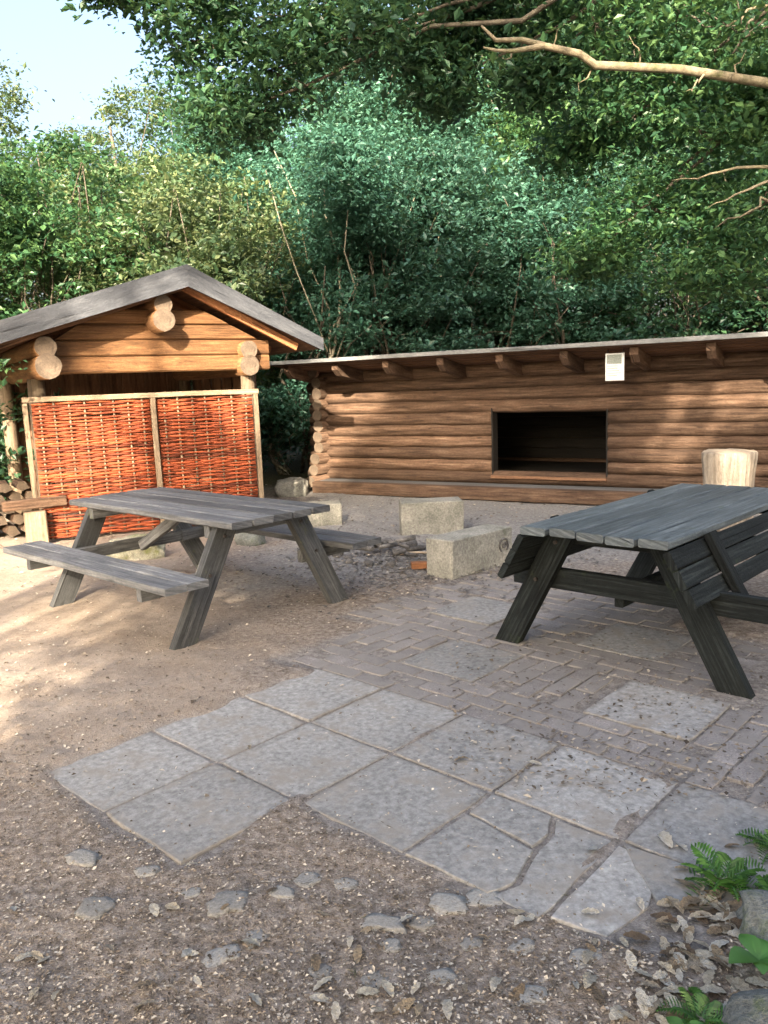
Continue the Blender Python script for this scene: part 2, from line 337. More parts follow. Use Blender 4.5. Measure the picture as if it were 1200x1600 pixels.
def ground_material():
    k = N('dirt_ground'); tc = k.n('ShaderNodeTexCoord').outputs['Object']
    z = k.n('ShaderNodeVertexColor', layer_name='zone').outputs[0]
    sp = k.n('ShaderNodeSeparateColor'); k.l(z, sp.inputs[0])
    n1 = k.noise(tc, 2.0, 8, 0.7); n2 = k.noise(tc, 30, 5, 0.75); n3 = k.noise(tc, 140, 3, 0.7)
    brown = k.ramp(n2, [(0.32, (0.10, 0.08, 0.064)), (0.5, (0.225, 0.188, 0.155)), (0.68, (0.37, 0.325, 0.28))])
    tan = k.ramp(n1, [(0.3, (0.22, 0.176, 0.138)), (0.5, (0.31, 0.258, 0.21)), (0.7, (0.385, 0.335, 0.285))])
    tan = k.mix(0.45, tan, k.ramp(n2, [(0.3, (0.16, 0.115, 0.08)), (0.7, (0.38, 0.325, 0.265))]))
    grav = k.ramp(n2, [(0.3, (0.125, 0.12, 0.115)), (0.5, (0.21, 0.205, 0.20)), (0.7, (0.30, 0.295, 0.285))])
    forest = k.ramp(n2, [(0.3, (0.03, 0.028, 0.016)), (0.6, (0.08, 0.075, 0.035)), (0.75, (0.12, 0.11, 0.05))])
    c = k.mix(sp.outputs[0], brown, tan); c = k.mix(sp.outputs[1], c, grav); c = k.mix(sp.outputs[2], c, forest)
    vo = k.n('ShaderNodeTexVoronoi'); vo.inputs['Scale'].default_value = 75; k.l(tc, vo.inputs['Vector'])
    spk = k.n('ShaderNodeSeparateColor'); k.l(vo.outputs['Color'], spk.inputs[0])
    peb = k.ramp(spk.outputs[0], [(0.86, (0, 0, 0)), (0.9, (1, 1, 1))])
    near = k.ramp(vo.outputs['Distance'], [(0.25, (0.8, 0.8, 0.8)), (0.42, (0, 0, 0))])
    c = k.mix(k.mix(1.0, peb, near, 'MULTIPLY'), c, k.ramp(spk.outputs[1], [(0, (0.17, 0.145, 0.12)), (1, (0.38, 0.345, 0.30))]))
    c = k.mix(0.3, c, k.ramp(n3, [(0.3, (0.2, 0.2, 0.2)), (0.7, (0.9, 0.9, 0.9))]), 'OVERLAY')
    k.l(c, k.b.inputs['Base Color']); k.b.inputs['Roughness'].default_value = 0.95; k.b.inputs['Specular IOR Level'].default_value = 0.15
    ad = k.n('ShaderNodeMath', operation='ADD'); k.l(n2, ad.inputs[0]); k.l(n3, ad.inputs[1]); k.bump(ad.outputs[0], 0.012, 0.8); return k.m
gme = quad_mesh('ground', np.stack([GX, GY, GZ], -1).reshape(-1, 3), quads, ground_material())
ca = gme.color_attributes.new('zone', 'FLOAT_COLOR', 'POINT')
def sstep(x): x = np.clip(x, 0, 1); return x*x*(3-2*x)
wv = (vnoise(GX, GY, 1.6, 11)-0.5)*1.0+(vnoise(GX, GY, 7, 12)-0.5)*0.5
tanz = sstep((-(GX+0.28*(GY-2.9))+0.02+wv*0.8)/0.9)*sstep((GY-2.5+wv*0.6)/0.7)
grvz = sstep((GY-5.6-0.15*(GX)+wv*0.5)/0.8)*sstep((GX+1.6+wv*0.6)/0.9)
grvz = np.maximum(grvz, 0.55*paved(GX, GY))
fz = np.maximum(sstep((GY-11.4-0.45*np.abs(GX-0.5)*0+wv*0.8)/1.2), sstep((np.abs(GX)-6+wv)/1.5))
cols = np.stack([tanz, grvz, fz, np.ones_like(fz)], -1).reshape(-1, 4).astype(np.float32)
ca.data.foreach_set('color', cols.ravel())
gobj = put('ground', gme, (0, 0, 0)); tag(gobj, kind='structure')
def gz(x, y): return float(gheight(np.array([x]), np.array([y]))[0])

# slabs and bricks: children of the paving
pav = bpy.data.objects.new('paving', None); COL.objects.link(pav); tag(pav, kind='structure')
def slab_mesh(n, w, d, t, chip, mat, seed):
    """flat stone with worn outline: ring of points, top slightly crowned"""
    rnd = random.Random(seed); per = []
    for a in range(4):
        for k in range(n):
            s = -0.5+k/n
            x, y = [(s, -0.5), (0.5, s), (-s, 0.5), (-0.5, -s)][a]
            c = rnd.uniform(0, chip) if k else rnd.uniform(chip*0.5, chip*2.2)
            r = math.hypot(x*w, y*d); f = 1-c/max(r, 1e-6); per.append((x*w*f, y*d*f))
    mb = MB(); secs = []
    for z, ins in ((-t, 1.0), (-0.005, 1.0), (-0.0012, 1-0.004/w), (0.0, 1-0.012/w)):
        secs.append([Vector((x*ins, y*ins, z)) for x, y in per])
    mb.sweep(secs, False); return mb
def mesh_only(mb, name, mat):
    o = mb.build(name, mat); me = o.data; bpy.data.objects.remove(o); return me
slab_meshes = [mesh_only(slab_mesh(6, 0.492, 0.492, 0.05, 0.006, 'slab', s), 'slab', 'slab') for s in range(5)]
for q, (i, j) in enumerate(SLABS+EXTRA):
    c = cell(i+0.5, j+0.5, 0.002+random.uniform(-0.004, 0.004))
    if q < len(SLABS) or True:
        o = put('slab', slab_meshes[q % 5], c, GA+random.choice([0, 1, 2, 3])*pi/2+random.uniform(-0.012, 0.012), pav)
        o.rotation_euler[0] = random.uniform(-0.006, 0.006); o.rotation_euler[1] = random.uniform(-0.006, 0.006)
# broken slab pieces at the lower right edge (cell -1,0 and -1,1, with a narrow strip)
def slab_piece(poly, z=0.0):
    pts = []
    for a, b in zip(poly, poly[1:]+poly[:1]):
        A, B = cell(*a), cell(*b); n = max(2, int((B-A).length/0.06))
        for k in range(n):
            p = A.lerp(B, k/n); pts.append(p+Vector((random.uniform(-.004, .004), random.uniform(-.004, .004), 0)))
    c = sum(pts, Vector())/len(pts); mb = MB(); secs = []
    for zz, ins in ((-0.05, 1.0), (-0.005, 1.0), (-0.001, 0.992), (0, 0.975)):
        secs.append([Vector(((p.x-c.x)*ins, (p.y-c.y)*ins, zz)) for p in pts])
    mb.sweep(secs); o = mb.build('slab', 'slab', pav); o.location = (c.x, c.y, z+random.uniform(-0.003, 0.003)); return o
slab_piece([(-0.98, 0.02), (-0.36, 0.04), (-0.44, 0.63), (-0.80, 0.72), (-0.98, 0.66)])
slab_piece([(-0.33, 0.04), (-0.02, 0.02), (-0.02, 0.50), (-0.22, 0.60), (-0.40, 0.60)])
slab_piece([(-0.98, 0.70), (-0.80, 0.76), (-0.42, 0.66), (-0.20, 0.64), (-0.02, 0.54), (-0.02, 0.98), (-0.97, 1.00)])
slab_piece([(-0.93, 1.04), (-0.05, 1.02), (-0.06, 1.30), (-0.50, 1.42), (-0.88, 1.36)])
slab_piece([(0.0, 1.34), (-0.03, 1.04), (-0.46, 1.46), (-0.25, 1.75), (0.0, 1.9)])
# bricks
BW, BL = 0.108, 0.2333
bm_list = [mesh_only(slab_mesh(3, BL-0.008, BW-0.008, 0.05, 0.004, 'brick', 50+s), 'brick', 'brick') for s in range(6)]
cnt = 0
def brick(i, j, rot):
    global cnt
    c = cell(i, j); x, y = c.x, c.y
    for ei, ej in EXTRA:
        if ei-0.1 < i < ei+1.1 and ej-0.1 < j < ej+1.1: return
    pm = float(paved(np.array([x]), np.array([y]))[0])
    if pm < 0.35 or cnt > 300: return
    rp = (c-Vector((0.28, 6.85, 0))).length
    if rp < 0.95: return
    cnt += 1
    c.z = random.uniform(-0.004, 0.003)-0.004*(1-pm)
    o = put('brick', random.choice(bm_list), c, rot+random.uniform(-0.03, 0.03), pav)
    o.rotation_euler[0] = random.uniform(-0.012, 0.012); o.rotation_euler[1] = random.uniform(-0.012, 0.012)
def courses_e2(i0, n, j0, j1):          # courses running along E2
    for r in range(n):
        ii = i0+(r+0.5)*BW/0.5; jj = j0+(0.5 if r % 2 else 0.0)*BL/0.5
        while jj+BL/0.5*0.5 < j1: brick(ii, jj+BL/1.0, GA-pi/2); jj += BL/0.5
def courses_e1(i0, i1, j0, n):          # courses running along E1
    for r in range(n):
        jj = j0+(r+0.5)*BW/0.5; ii = i0+(0.5 if r % 2 else 0)*BL/0.5
        while ii+BL < i1+0.05: brick(ii+BL, jj, GA); ii += BL/0.5
courses_e2(1.0, 3, -3.4, 1.0)
courses_e1(1.0, 1.9, 1.0, 3)
courses_e1(1.65, 2.6, -1.4, 5); courses_e1(1.65, 2.6, -3.5, 5); courses_e1(1.65, 2.6, 0.8, 4)
courses_e2(2.65, 10, -4.2, 0.6)
courses_e2(2.65+10*BW/0.5, 7, -4.0, -1.2)

# stones set in the dirt in front of the slabs
cob = [(360,1418,34,22),(230,1365,20,18),(440,1400,22,14),(600,1445,36,20),(610,1480,20,14),(700,1410,34,20),(660,1440,22,14),(740,1475,20,16),(815,1480,26,18),(1000,1290,1,1),
       (920,1497,32,18),(300,1400,18,12),(130,1345,30,16),(480,1375,22,14),(350,1500,34,22),(540,1380,20,13),(395,1470,24,16),(755,1400,30,16),(150,1425,32,14),(690,1530,26,16),(500,1520,20,12),(835,1560,26,15),(250,1320,26,14),(585,1540,24,15)]
cob_me = [rock_mesh('stone', 1, 1, 0.55, s, 'cobble', 3, 0.38, 0.5, 0.3) for s in range(7)]
for q, (px, py, w, h) in enumerate(cob):
    if w < 5: continue
    g = ground(px, py); d = g.length
    rx = w*d/FPX; ry = rx*random.uniform(0.6, 0.9)
    o = put('stone', cob_me[q % 7], (g.x, g.y, gz(g.x, g.y)-rx*random.uniform(0.17, 0.24)), random.uniform(-0.5, 0.5), gobj, (rx, ry, rx*1.05))

# ------------------------------------------------------------------ picnic tables
def make_table(name, label, loc, rz, mat, tilted, L=1.99, W=0.80, h=0.732, S=1.31, f=0.714, B=0.885, hb=0.448):
    t = thing(name, label, 'picnic table', loc, rz)
    n = 5; pw = W/n
    for k in range(n):
        v = -W/2+pw*(k+0.5); e = random.uniform(-0.012, 0.012)
        MB().board((-L/2+e, v, h-0.022+random.uniform(-.002, .002)), (L/2+e, v, h-0.022+random.uniform(-.002, .002)), pw-0.013, 0.042, wob=0.003, seg=5, ch=0.007).build('tabletop_plank', 'sky_lit_top' if tilted else mat, t)
    for u in (-f, f):
        MB().board((u, -W/2+0.03, h-0.085), (u, W/2-0.03, h-0.085), 0.055, 0.08).build('top_batten', mat, t)
        for s in (-1, 1):
            th = 0.058; wd = 0.155
            yb, yt = s*S/2, s*0.27; zt = h-0.046
            poly = [Vector((u-th/2-s*0.0, yb+wd/2, -0.03)), Vector((u-th/2, yb-wd/2, -0.03)), Vector((u-th/2, yt-wd/2, zt)), Vector((u-th/2, yt+wd/2, zt))]
            off = 0.058 if u > 0 else -0.058
            poly = [p+Vector((off*0.98, 0, 0)) for p in poly]
            mb = MB(); secs = [[p.copy() for p in poly], [p+Vector((th, 0, 0)) for p in poly]]
            # sweep along the leg so the grain runs up it
            a0 = [poly[0], poly[1], poly[1]+Vector((th, 0, 0)), poly[0]+Vector((th, 0, 0))]; a1 = [poly[3], poly[2], poly[2]+Vector((th, 0, 0)), poly[3]+Vector((th, 0, 0))]
            mb.sweep([[p.lerp(q, k/4) for p, q in zip(a0, a1)] for k in range(5)]); lg = mb.build('leg', mat if tilted else 'shaded_leg', t)
            for bz in (0.40, 0.62):
                yy = yb+(yt-yb)*bz/zt
                MB().log((u+off*1.5, yy, bz), (u+off*1.5+(0.012 if off > 0 else -0.012), yy, bz), 0.011, n=8, seg=1, wob=0).build('bolt', 'iron', lg)
    if not tilted:
        for s, BB in ((-1, B), (1, 0.83)):
            for k in range(2):
                v = s*(BB-0.07-0.145*k)
                MB().board((-L/2-0.05, v, hb-0.02), (L/2+0.04, v, hb-0.02), 0.138, 0.042, wob=0.003, seg=5).build('bench_plank', mat, t)
            for u in (-f, f):
                MB().board((u-0.002, s*0.36, hb-0.085), (u-0.002, s*(BB-0.03), hb-0.085), 0.05, 0.085).build('bench_bracket', mat, t)
        MB().board((-f-0.01, -0.4, hb-0.085), (-f-0.01, 0.4, hb-0.085), 0.05, 0.085).build('crossbar', mat, t)
        MB().board((-0.05, 0.0, h-0.06), (-f+0.03, 0.0, hb-0.10), 0.05, 0.075).build('brace', mat, t)
    else:
        for u in (-f, f):
            MB().board((u-0.0, -0.62, 0.40), (u, 0.98, 0.40), 0.05, 0.115).build('crossbar', mat, t)
        MB().board((0.0, 0.0, h-0.06), (-f+0.03, 0.0, 0.40), 0.05, 0.09).build('brace', mat, t)
        MB().board((-f+0.03, 0.0, 0.33), (f-0.03, 0.0, 0.33), 0.05, 0.09).build('stretcher', mat, t)
        dd = Vector((0, -(S/2-0.27), h-0.046)).normalized()
        for s in (-1, 1):
            d = Vector((0, s*dd.y, dd.z)); nrm = Vector((0, s*dd.z, -dd.y))
            for k in range(3):
                zc = 0.425+0.083*k; base = Vector((0, s*(S/2-(S/2-0.27)*zc/(h-0.046)), zc))+nrm*0.105
                MB().board(base+Vector((-L/2-0.02, 0, 0)), base+Vector((L/2+0.01, 0, 0)), 0.088, 0.036, up=nrm, wob=0.002, seg=4).build('bench_plank', mat, t)
            for u in (-f+0.1, f-0.12):
                def at(z, o): return Vector((u, s*(S/2-(S/2-0.27)*z/(h-0.046)), z))+nrm*o
                MB().board(at(0.64, 0.15), at(0.30, 0.15), 0.075, 0.04, up=nrm).build('bench_bracket', mat, t)
    return t
make_table('picnic_table', 'weathered grey picnic table with level benches standing before the orange wicker screen', (-1.3476, 5.5084, 0), -0.7473, 'table_grey', False)
make_table('picnic_table', 'dark mossy picnic table with benches tipped up against its legs', (1.6878, 4.5483, 0), -2.3353, 'table_dark', True)

# ------------------------------------------------------------------ log shelter (local x along the front, -y towards the clearing)
SH = thing('log_shelter', 'long low brown log shelter with dark rectangular opening and lean-to roof', 'shelter', (2.0, 10.0105, 0), -0.5366)
kL, kR, D = -3.30, 3.45, 2.5
dL, dR, dz0, dz1 = -0.665, 0.836, 0.27, 1.138
PIT = 0.1545; z = 0.155/2
lz = 0.06
courses = []
zc = 0.08
while zc < 1.66: courses.append(zc); zc += PIT
def roof_z(y): return 1.80-0.155*(y+0.7)          # underside of the roof boards
for c in courses:
    flare = max(0, 0.55-c)*0.55
    e0, e1 = kL-0.20-flare*0.5-random.uniform(0, 0.06), kR+0.2
    def wl(x0, x1, y, s0=10):
        return MB().log((x0, y, c), (x1, y, c), random.uniform(0.078, 0.096), random.uniform(0.078, 0.096), random.uniform(0.94, 1.02), 16, s0, 0.012, 0, 1).build('log', ['log_brown', 'log_end'], SH)
    if dz0-0.03 < c < dz1:
        wl(e0, dL, 0.07); wl(dR, e1, 0.07)
    else: wl(e0, e1, 0.07, 18)
    if c < roof_z(D)-0.1: wl(e0+0.1, e1-0.1, D-0.07, 4)
    zmax_y = min(D+0.1, (1.80-0.10-c)/0.155-0.7)
    for x in (kL, kR):
        MB().log((x, -0.12-flare-random.uniform(0, 0.05), c+PIT/2), (x, zmax_y, c+PIT/2), 0.082, 0.082, 0.98, 12, 4, 0.004, 0, 1).build('log', ['log_brown', 'log_end'], SH)
# opening frame; jambs take the painted interior shade colour
MB().board((dL+0.010, 0.08, dz0-0.0), (dL+0.010, 0.08, dz1), 0.17, 0.02, up=(1, 0, 0)).build('opening_jamb', 'inside_shade', SH)
MB().board((dR-0.010, 0.08, dz0-0.0), (dR-0.010, 0.08, dz1), 0.17, 0.02, up=(1, 0, 0)).build('opening_jamb', 'inside_shade', SH)
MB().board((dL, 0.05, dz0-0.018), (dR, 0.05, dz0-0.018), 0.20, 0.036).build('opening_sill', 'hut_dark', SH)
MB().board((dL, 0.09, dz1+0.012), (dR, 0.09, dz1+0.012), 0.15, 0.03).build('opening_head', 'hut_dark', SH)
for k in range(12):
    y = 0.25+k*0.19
    MB().board((kL+0.09, y, 0.20), (kR-0.09, y, 0.20), 0.185, 0.03).build('floor_board', 'inside_shade', SH)  # floor coloured with the painted interior shade
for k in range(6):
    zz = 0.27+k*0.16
    MB().board((kL+0.09, D-0.19, zz+0.08), (kR-0.09, D-0.19, zz+0.08), 0.02, 0.156, up=(0, 0, 1), seg=2).build('shade_lining_board', 'inside_shade', SH)  # added boards whose near-black colour stands in for the shade inside
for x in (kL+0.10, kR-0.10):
    MB().prism([(x, 0.17, 0.22), (x, D-0.2, 0.22), (x, D-0.2, roof_z(D-0.2)-0.16), (x, 0.17, roof_z(0.17)-0.16)], (0.015, 0, 0)).build('shade_lining_panel', 'inside_shade', SH)  # added side panels, interior shade put into their colour
# step timber along the front
MB().board((kL+0.12, -0.44, 0.095), (kR-0.1, -0.44, 0.095), 0.15, 0.16, ch=0.012, seg=8).build('step_timber', 'log_brown', SH)
for y in (-0.29, -0.15):
    MB().board((kL+0.14, y, 0.150), (kR-0.12, y, 0.150), 0.135, 0.045, seg=6).build('step_board', 'table_grey', SH)
# roof
def rp(x, y, o=0.0): return Vector((x, y, roof_z(y)+o))
rn = Vector((0, 0.155, 1)).normalized()
yb = D+0.35
ROOF = MB().prism([rp(kL-0.37, -0.75, 0.032), rp(kR+0.37, -0.75, 0.032), rp(kR+0.37, yb+0.03, 0.032), rp(kL-0.37, yb+0.03, 0.032)], (0, 0, 0.012)).build('roof', 'felt', SH)
for k in range(24):
    y0 = -0.72+k*(yb+0.72)/24
    MB().board(rp(kL-0.34, y0+0.062, 0.014), rp(kR+0.34, y0+0.062, 0.014), 0.118, 0.024, up=rn, seg=2).build('roof_board', 'hut_dark', ROOF)
MB().board(rp(kL-0.38, -0.765, 0.028), rp(kR+0.38, -0.765, 0.028), 0.014, 0.05, up=(0, 0, 1), seg=8, wob=0.003).build('eave_strip', 'metal_edge', ROOF)
rk = [-3.42]+[-2.6146+0.7805*q for q in range(8)]
for x in rk:
    y0 = -0.66; mb = MB()
    a = [Vector((x-0.045, y0, roof_z(y0)-0.004)), Vector((x+0.045, y0, roof_z(y0)-0.004)), Vector((x+0.045, y0, roof_z(y0)-0.085)), Vector((x-0.045, y0, roof_z(y0)-0.085))]
    b = [Vector((p.x, y0+0.10, roof_z(y0+0.10)-(0.004 if q < 2 else 0.15))) for q, p in enumerate(a)]
    c = [Vector((p.x, yb-0.05, roof_z(yb-0.05)-(0.004 if q < 2 else 0.15))) for q, p in enumerate(a)]
    mb.sweep([a, b, c]).build('rafter', 'log_brown', ROOF)
# notice under the eave
sg = thing('notice_board', 'small white notice hanging under the shelter eave beside a rafter', 'sign', (0, 0, 0), 0)
c, s = cos(-0.5366), sin(-0.5366)
SC_, SS_ = cos(-0.5366), sin(-0.5366)
def shw(k, y, zz): return Vector((2.0+k*SC_-y*SS_, 10.0105+k*SS_+y*SC_, zz))
sg.location = shw(1.075, -0.62, 1.585); sg.rotation_euler = (0, 0, -0.5366)
MB().board((-0.102, 0, 0), (0.102, 0, 0), 0.018, 0.30, up=(0, 0, 1), seg=1, wob=0).build('panel', 'sign_white', sg)
MB().board((-0.085, -0.0105, 0.085), (0.075, -0.0105, 0.085), 0.003, 0.10, up=(0, 0, 1), seg=1, wob=0).build('printed_picture', 'sign_grey', sg)
for q in range(5):
    zz = 0.012-q*0.026
    MB().board((-0.08, -0.0105, zz), (random.uniform(0.02, 0.07), -0.0105, zz), 0.003, 0.006, up=(0, 0, 1), seg=1, wob=0).build('printed_line', 'sign_grey', sg)
for x in (-0.085, 0.085):
    MB().board((x, 0.0, 0.148), (x, 0.03, 0.19), 0.014, 0.012, up=(1, 0, 0), seg=1).build('hanger', 'iron', sg)

# ------------------------------------------------------------------ gabled wood store
HA = 0.55; HO = (-3.35, 8.2)
HU = thing('gabled_wood_store', 'honey coloured log wood store with grey gabled roof behind the wicker screen', 'wood store', (HO[0], HO[1], 0), HA)
RX, RZ = 1.40, 2.80                                   # ridge (top of the roof)
sR, sLf = 0.495, 0.325; eR, eL = 2.93, -0.95; YF, YB = -0.36, 2.6
def rt(x, o=0.0): return RZ+o-(x-RX)*sR if x > RX else RZ+o-(RX-x)*sLf
# posts and long purlin logs
def post(x, y, top, r=0.085): MB().log((x, y, -0.05), (x, y, top), r, r*0.95, 1, 12, 4, 0.004, 0, 1).build('post', ['pale_post', 'log_end'], HU)
post(-0.07, 0.30, 1.68, 0.09); post(2.16, 0.02, 1.66, 0.085); post(-0.12, 2.3, 1.7); post(2.16, 2.3, 1.7)
def purlin(x, zc, r, y0=-0.34):
    MB().log((x, y0, zc), (x, YB-0.1, zc), r, r, 1, 16, 5, 0.004, 0, 1).build('purlin_log', ['hut_wood', 'log_end'], HU)
purlin(-0.03, 1.79, 0.125, -0.30); purlin(-0.03, 1.97, 0.105, -0.26)
purlin(2.13, 1.76, 0.115, -0.16); purlin(2.13, 1.935, 0.10, -0.16)
purlin(1.13, 2.235, 0.115, -0.34); purlin(1.15, 2.40, 0.095, -0.30)
# gable logs: courses clipped by the roof slope
zc = 1.80
for k, hgt in enumerate([0.17, 0.165, 0.16, 0.15, 0.15, 0.14]):
    zb, zt_ = zc-hgt/2+0.002, zc+hgt/2-0.002
    def ends(zz):
        if k < 2: return (0.10, 2.42)
        return (max(0.10, RX-(RZ-0.245-zz)/sLf), min(2.40, RX+(RZ-0.30-zz)/sR))
    (b0, b1), (t0, t1) = ends(zb), ends(zt_)
    if t1-t0 > 0.15:
        secs = []; prof = [(-0.058, zb), (0.075, zb), (0.10, zb+0.02), (0.10, zt_-0.02), (0.075, zt_), (-0.058, zt_), (-0.075, zt_-0.016), (-0.075, zb+0.016)]
        for q in range(7):
            wy, wz = random.uniform(-.003, .003), random.uniform(-.002, .002); ring = []
            for y, zz in prof:
                e0, e1 = b0+(t0-b0)*(zz-zb)/(zt_-zb), b1+(t1-b1)*(zz-zb)/(zt_-zb); ring.append(Vector((e0+(e1-e0)*q/6, 0.03+y+wy, zz+wz)))
            secs.append(ring)
        MB().sweep(secs, False, 1).build('gable_log', ['hut_wood', 'log_end'], HU)
    zc += hgt
# rafters (front pair seen, others behind)
for y in (-0.20, 0.55, 1.3, 2.05):
    MB().board((RX, y, rt(RX)-0.20), (2.70, y, rt(2.70)-0.20), 0.055, 0.085, up=(0, 0, 1)).build('rafter', 'rafter', HU)
    MB().board((RX-0.01, y, rt(RX)-0.20), (eL+0.15, y, rt(eL+0.15)-0.20), 0.055, 0.085, up=(0, 0, 1)).build('rafter', 'hut_dark', HU)
# roof boards, felt, grey verge boards
for side, xe, sl_ in ((1, eR, sR), (-1, eL, sLf)):
    n = 11; nrm = Vector((sl_*side, 0, 1)).normalized()
    for k in range(n):
        xm = RX+(xe-RX)*(k+0.5)/n; w = abs(xe-RX)/n*math.sqrt(1+sl_*sl_)
        MB().board((xm, YF+0.02, rt(xm)-0.115), (xm, YB, rt(xm)-0.115), w-0.006, 0.022, up=nrm, seg=1).build('roof_board', 'hut_dark', HU)
    n = 9
    for k in range(n):                                # shingle courses
        xa = RX+(xe-RX)*k/n+side*0.01; xb = RX+(xe-RX)*(k+1)/n+side*0.03
        MB().prism([(xa, YF-0.015, rt(xa)-0.088), (xb, YF-0.015, rt(xb)-0.075), (xb, YB+0.02, rt(xb)-0.075), (xa, YB+0.02, rt(xa)-0.088)], (0, 0, 0.022)).build('shingle_course', 'felt', HU)
    a, b = Vector((RX-side*0.0, YF, rt(RX)-0.10)), Vector((xe+side*0.02, YF, rt(xe+side*0.02)-0.10))
    poly = [Vector((a.x, YF-0.045, rt(a.x))), Vector((b.x, YF-0.045, rt(b.x)+0.01)), Vector((b.x, YF-0.045, rt(b.x)-(0.13 if side > 0 else 0.19))), Vector((a.x, YF-0.045, rt(a.x)-0.225))]
    mb = MB(); n = 6
    def lat(t, lo):
        p = poly[0].lerp(poly[1], t) if not lo else poly[3].lerp(poly[2], t); return p
    secs = []
    for k in range(n+1):
        t = k/n; u_, l_ = lat(t, 0), lat(t, 1); secs.append([u_, l_, l_+Vector((0, 0.035, 0)), u_+Vector((0, 0.035, 0))])
    mb.sweep(secs).build('verge_board', 'fascia', HU)
MB().log((RX, YF-0.05, RZ-0.035), (RX, YB+0.02, RZ-0.035), 0.05, 0.05, 0.55, 10, 3, 0).build('ridge_cap', 'fascia', HU)
# back and side boarding of the store
for k in range(16):
    xm = -0.1+k*0.152; yy = 2.40+0.03*(k % 2)
    MB().board((xm, yy, 0.0), (xm, yy, 2.55 if 0.5 < xm < 2.0 else 2.25 if xm < 2.1 else 2.0), 0.175, 0.022, up=(0, 1, 0), seg=2).build('back_board', 'hut_dark', HU)
for k in range(12):
    ym = 0.15+k*0.19; xx = 2.27+0.03*(k % 2)
    MB().board((xx, ym, 0.0), (xx, ym, 2.05), 0.215, 0.022, up=(1, 0, 0), seg=2).build('side_board', 'hut_dark', HU)
MB().board((-0.55, -0.02, 0.43), (0.05, -0.02, 0.43), 0.10, 0.10, ch=0.01).build('rack_beam', 'log_brown', HU)
MB().board((-0.26, -0.05, -0.02), (-0.26, -0.05, 0.35), 0.20, 0.16, up=(0, 1, 0), ch=0.012).build('rack_block', 'pale_post', HU)

# split firewood lying in the store
HC, HS_ = cos(HA), sin(HA)
def hw(x, y, zz): return Vector((HO[0]+x*HC-y*HS_, HO[1]+x*HS_+y*HC, zz))
fw = []
for s in range(4):
    mb = MB(); pr = [Vector((0, -0.2, -0.055)), Vector((0.075, -0.2, -0.03)), Vector((0.045, -0.2, 0.055)), Vector((-0.03, -0.2, 0.06)), Vector((-0.07, -0.2, -0.01))]
    pr = [p*random.uniform(0.85, 1.15) for p in pr]
    for p in pr: p.y = -0.2
    mb.sweep([[p.copy() for p in pr], [p+Vector((0, 0.4, 0)) for p in pr]], False, 1)
    o = mb.build('split_log', ['log_brown', 'log_end']); fw.append(o.data); bpy.data.objects.remove(o)
for r in range(5):
    for q in range(5):
        x = -0.95+q*0.17+(0.08 if r % 2 else 0); zz = 0.09+r*0.115
        o = put('firewood_log', random.choice(fw), hw(x, 0.75+random.uniform(-0.05, 0.05), zz), HA+random.uniform(-0.06, 0.06))
        o.rotation_euler[1] = random.uniform(-0.25, 0.25)
        tag(o, 'split firewood log in the low pile beside the wood store post', 'firewood', 'split firewood in the store')

# ------------------------------------------------------------------ wicker screen
PA = 0.37; WP = 2.34; WH = 1.465; WM = 1.24
SC = thing('wicker_screen', 'tall orange woven willow screen with pale top rail and posts', 'screen', (-3.56, 8.11, 0), PA)
stk = []
for a, b, n in ((0.05, WM-0.035, 8), (WM+0.035, WP-0.04, 7)):
    xs = [a+(b-a)*(k+0.5)/n for k in range(n)]; stk += xs
    for x in xs: MB().log((x, 0.006, 0.03), (x+random.uniform(-.01, .01), 0.006, WH-0.02), 0.0125, 0.011, 1, 7, 5, 0.002).build('stake', 'pale_post', SC)
    mb = MB(); zz = 0.045; row = 0
    while zz < WH-0.045:
        r = random.uniform(0.0085, 0.0125); secs = []; sg_ = 1 if row % 2 else -1
        nodes = [a]+[x for x in xs]+[b]; pts = [(a, 0.006)]
        for q, x in enumerate(xs):
            pts.append((x, 0.006+sg_*(0.018 if q % 2 else -0.018)))
            if q < len(xs)-1: pts.append(((x+xs[q+1])/2, 0.006))
        pts.append((b, 0.006)); zj = random.uniform(-0.004, 0.004); ph = random.random()*6
        for (x, y) in pts:
            cz = zz+zj+0.006*sin(x*5+ph)
            rr = r*random.uniform(0.85, 1.12)
            secs.append([Vector((x, y+rr*cos(w), cz+rr*1.12*sin(w))) for w in (0.3, 1.35, 2.4, 3.4, 4.45, 5.5)])
        mb.sweep(secs, True); row += 1; zz += 0.0205
    o = mb.build('willow_weave', 'wicker', SC); tag(o, kind='stuff')
MB().board((0.0, 0.0, -0.03), (-0.01, 0.0, WH-0.03), 0.05, 0.055, up=(0, 1, 0)).build('post', 'pale_post', SC)
MB().board((WM, -0.02, -0.03), (WM-0.008, -0.02, WH-0.02), 0.055, 0.05, up=(0, 1, 0)).build('post', 'pale_post', SC)
MB().board((WP, 0.0, -0.03), (WP, 0.0, WH-0.02), 0.05, 0.055, up=(0, 1, 0)).build('post', 'pale_post', SC)
MB().board((-0.03, -0.005, WH+0.006), (WP+0.03, -0.005, WH+0.006), 0.06, 0.052, seg=6).build('top_rail', 'pale_post', SC)

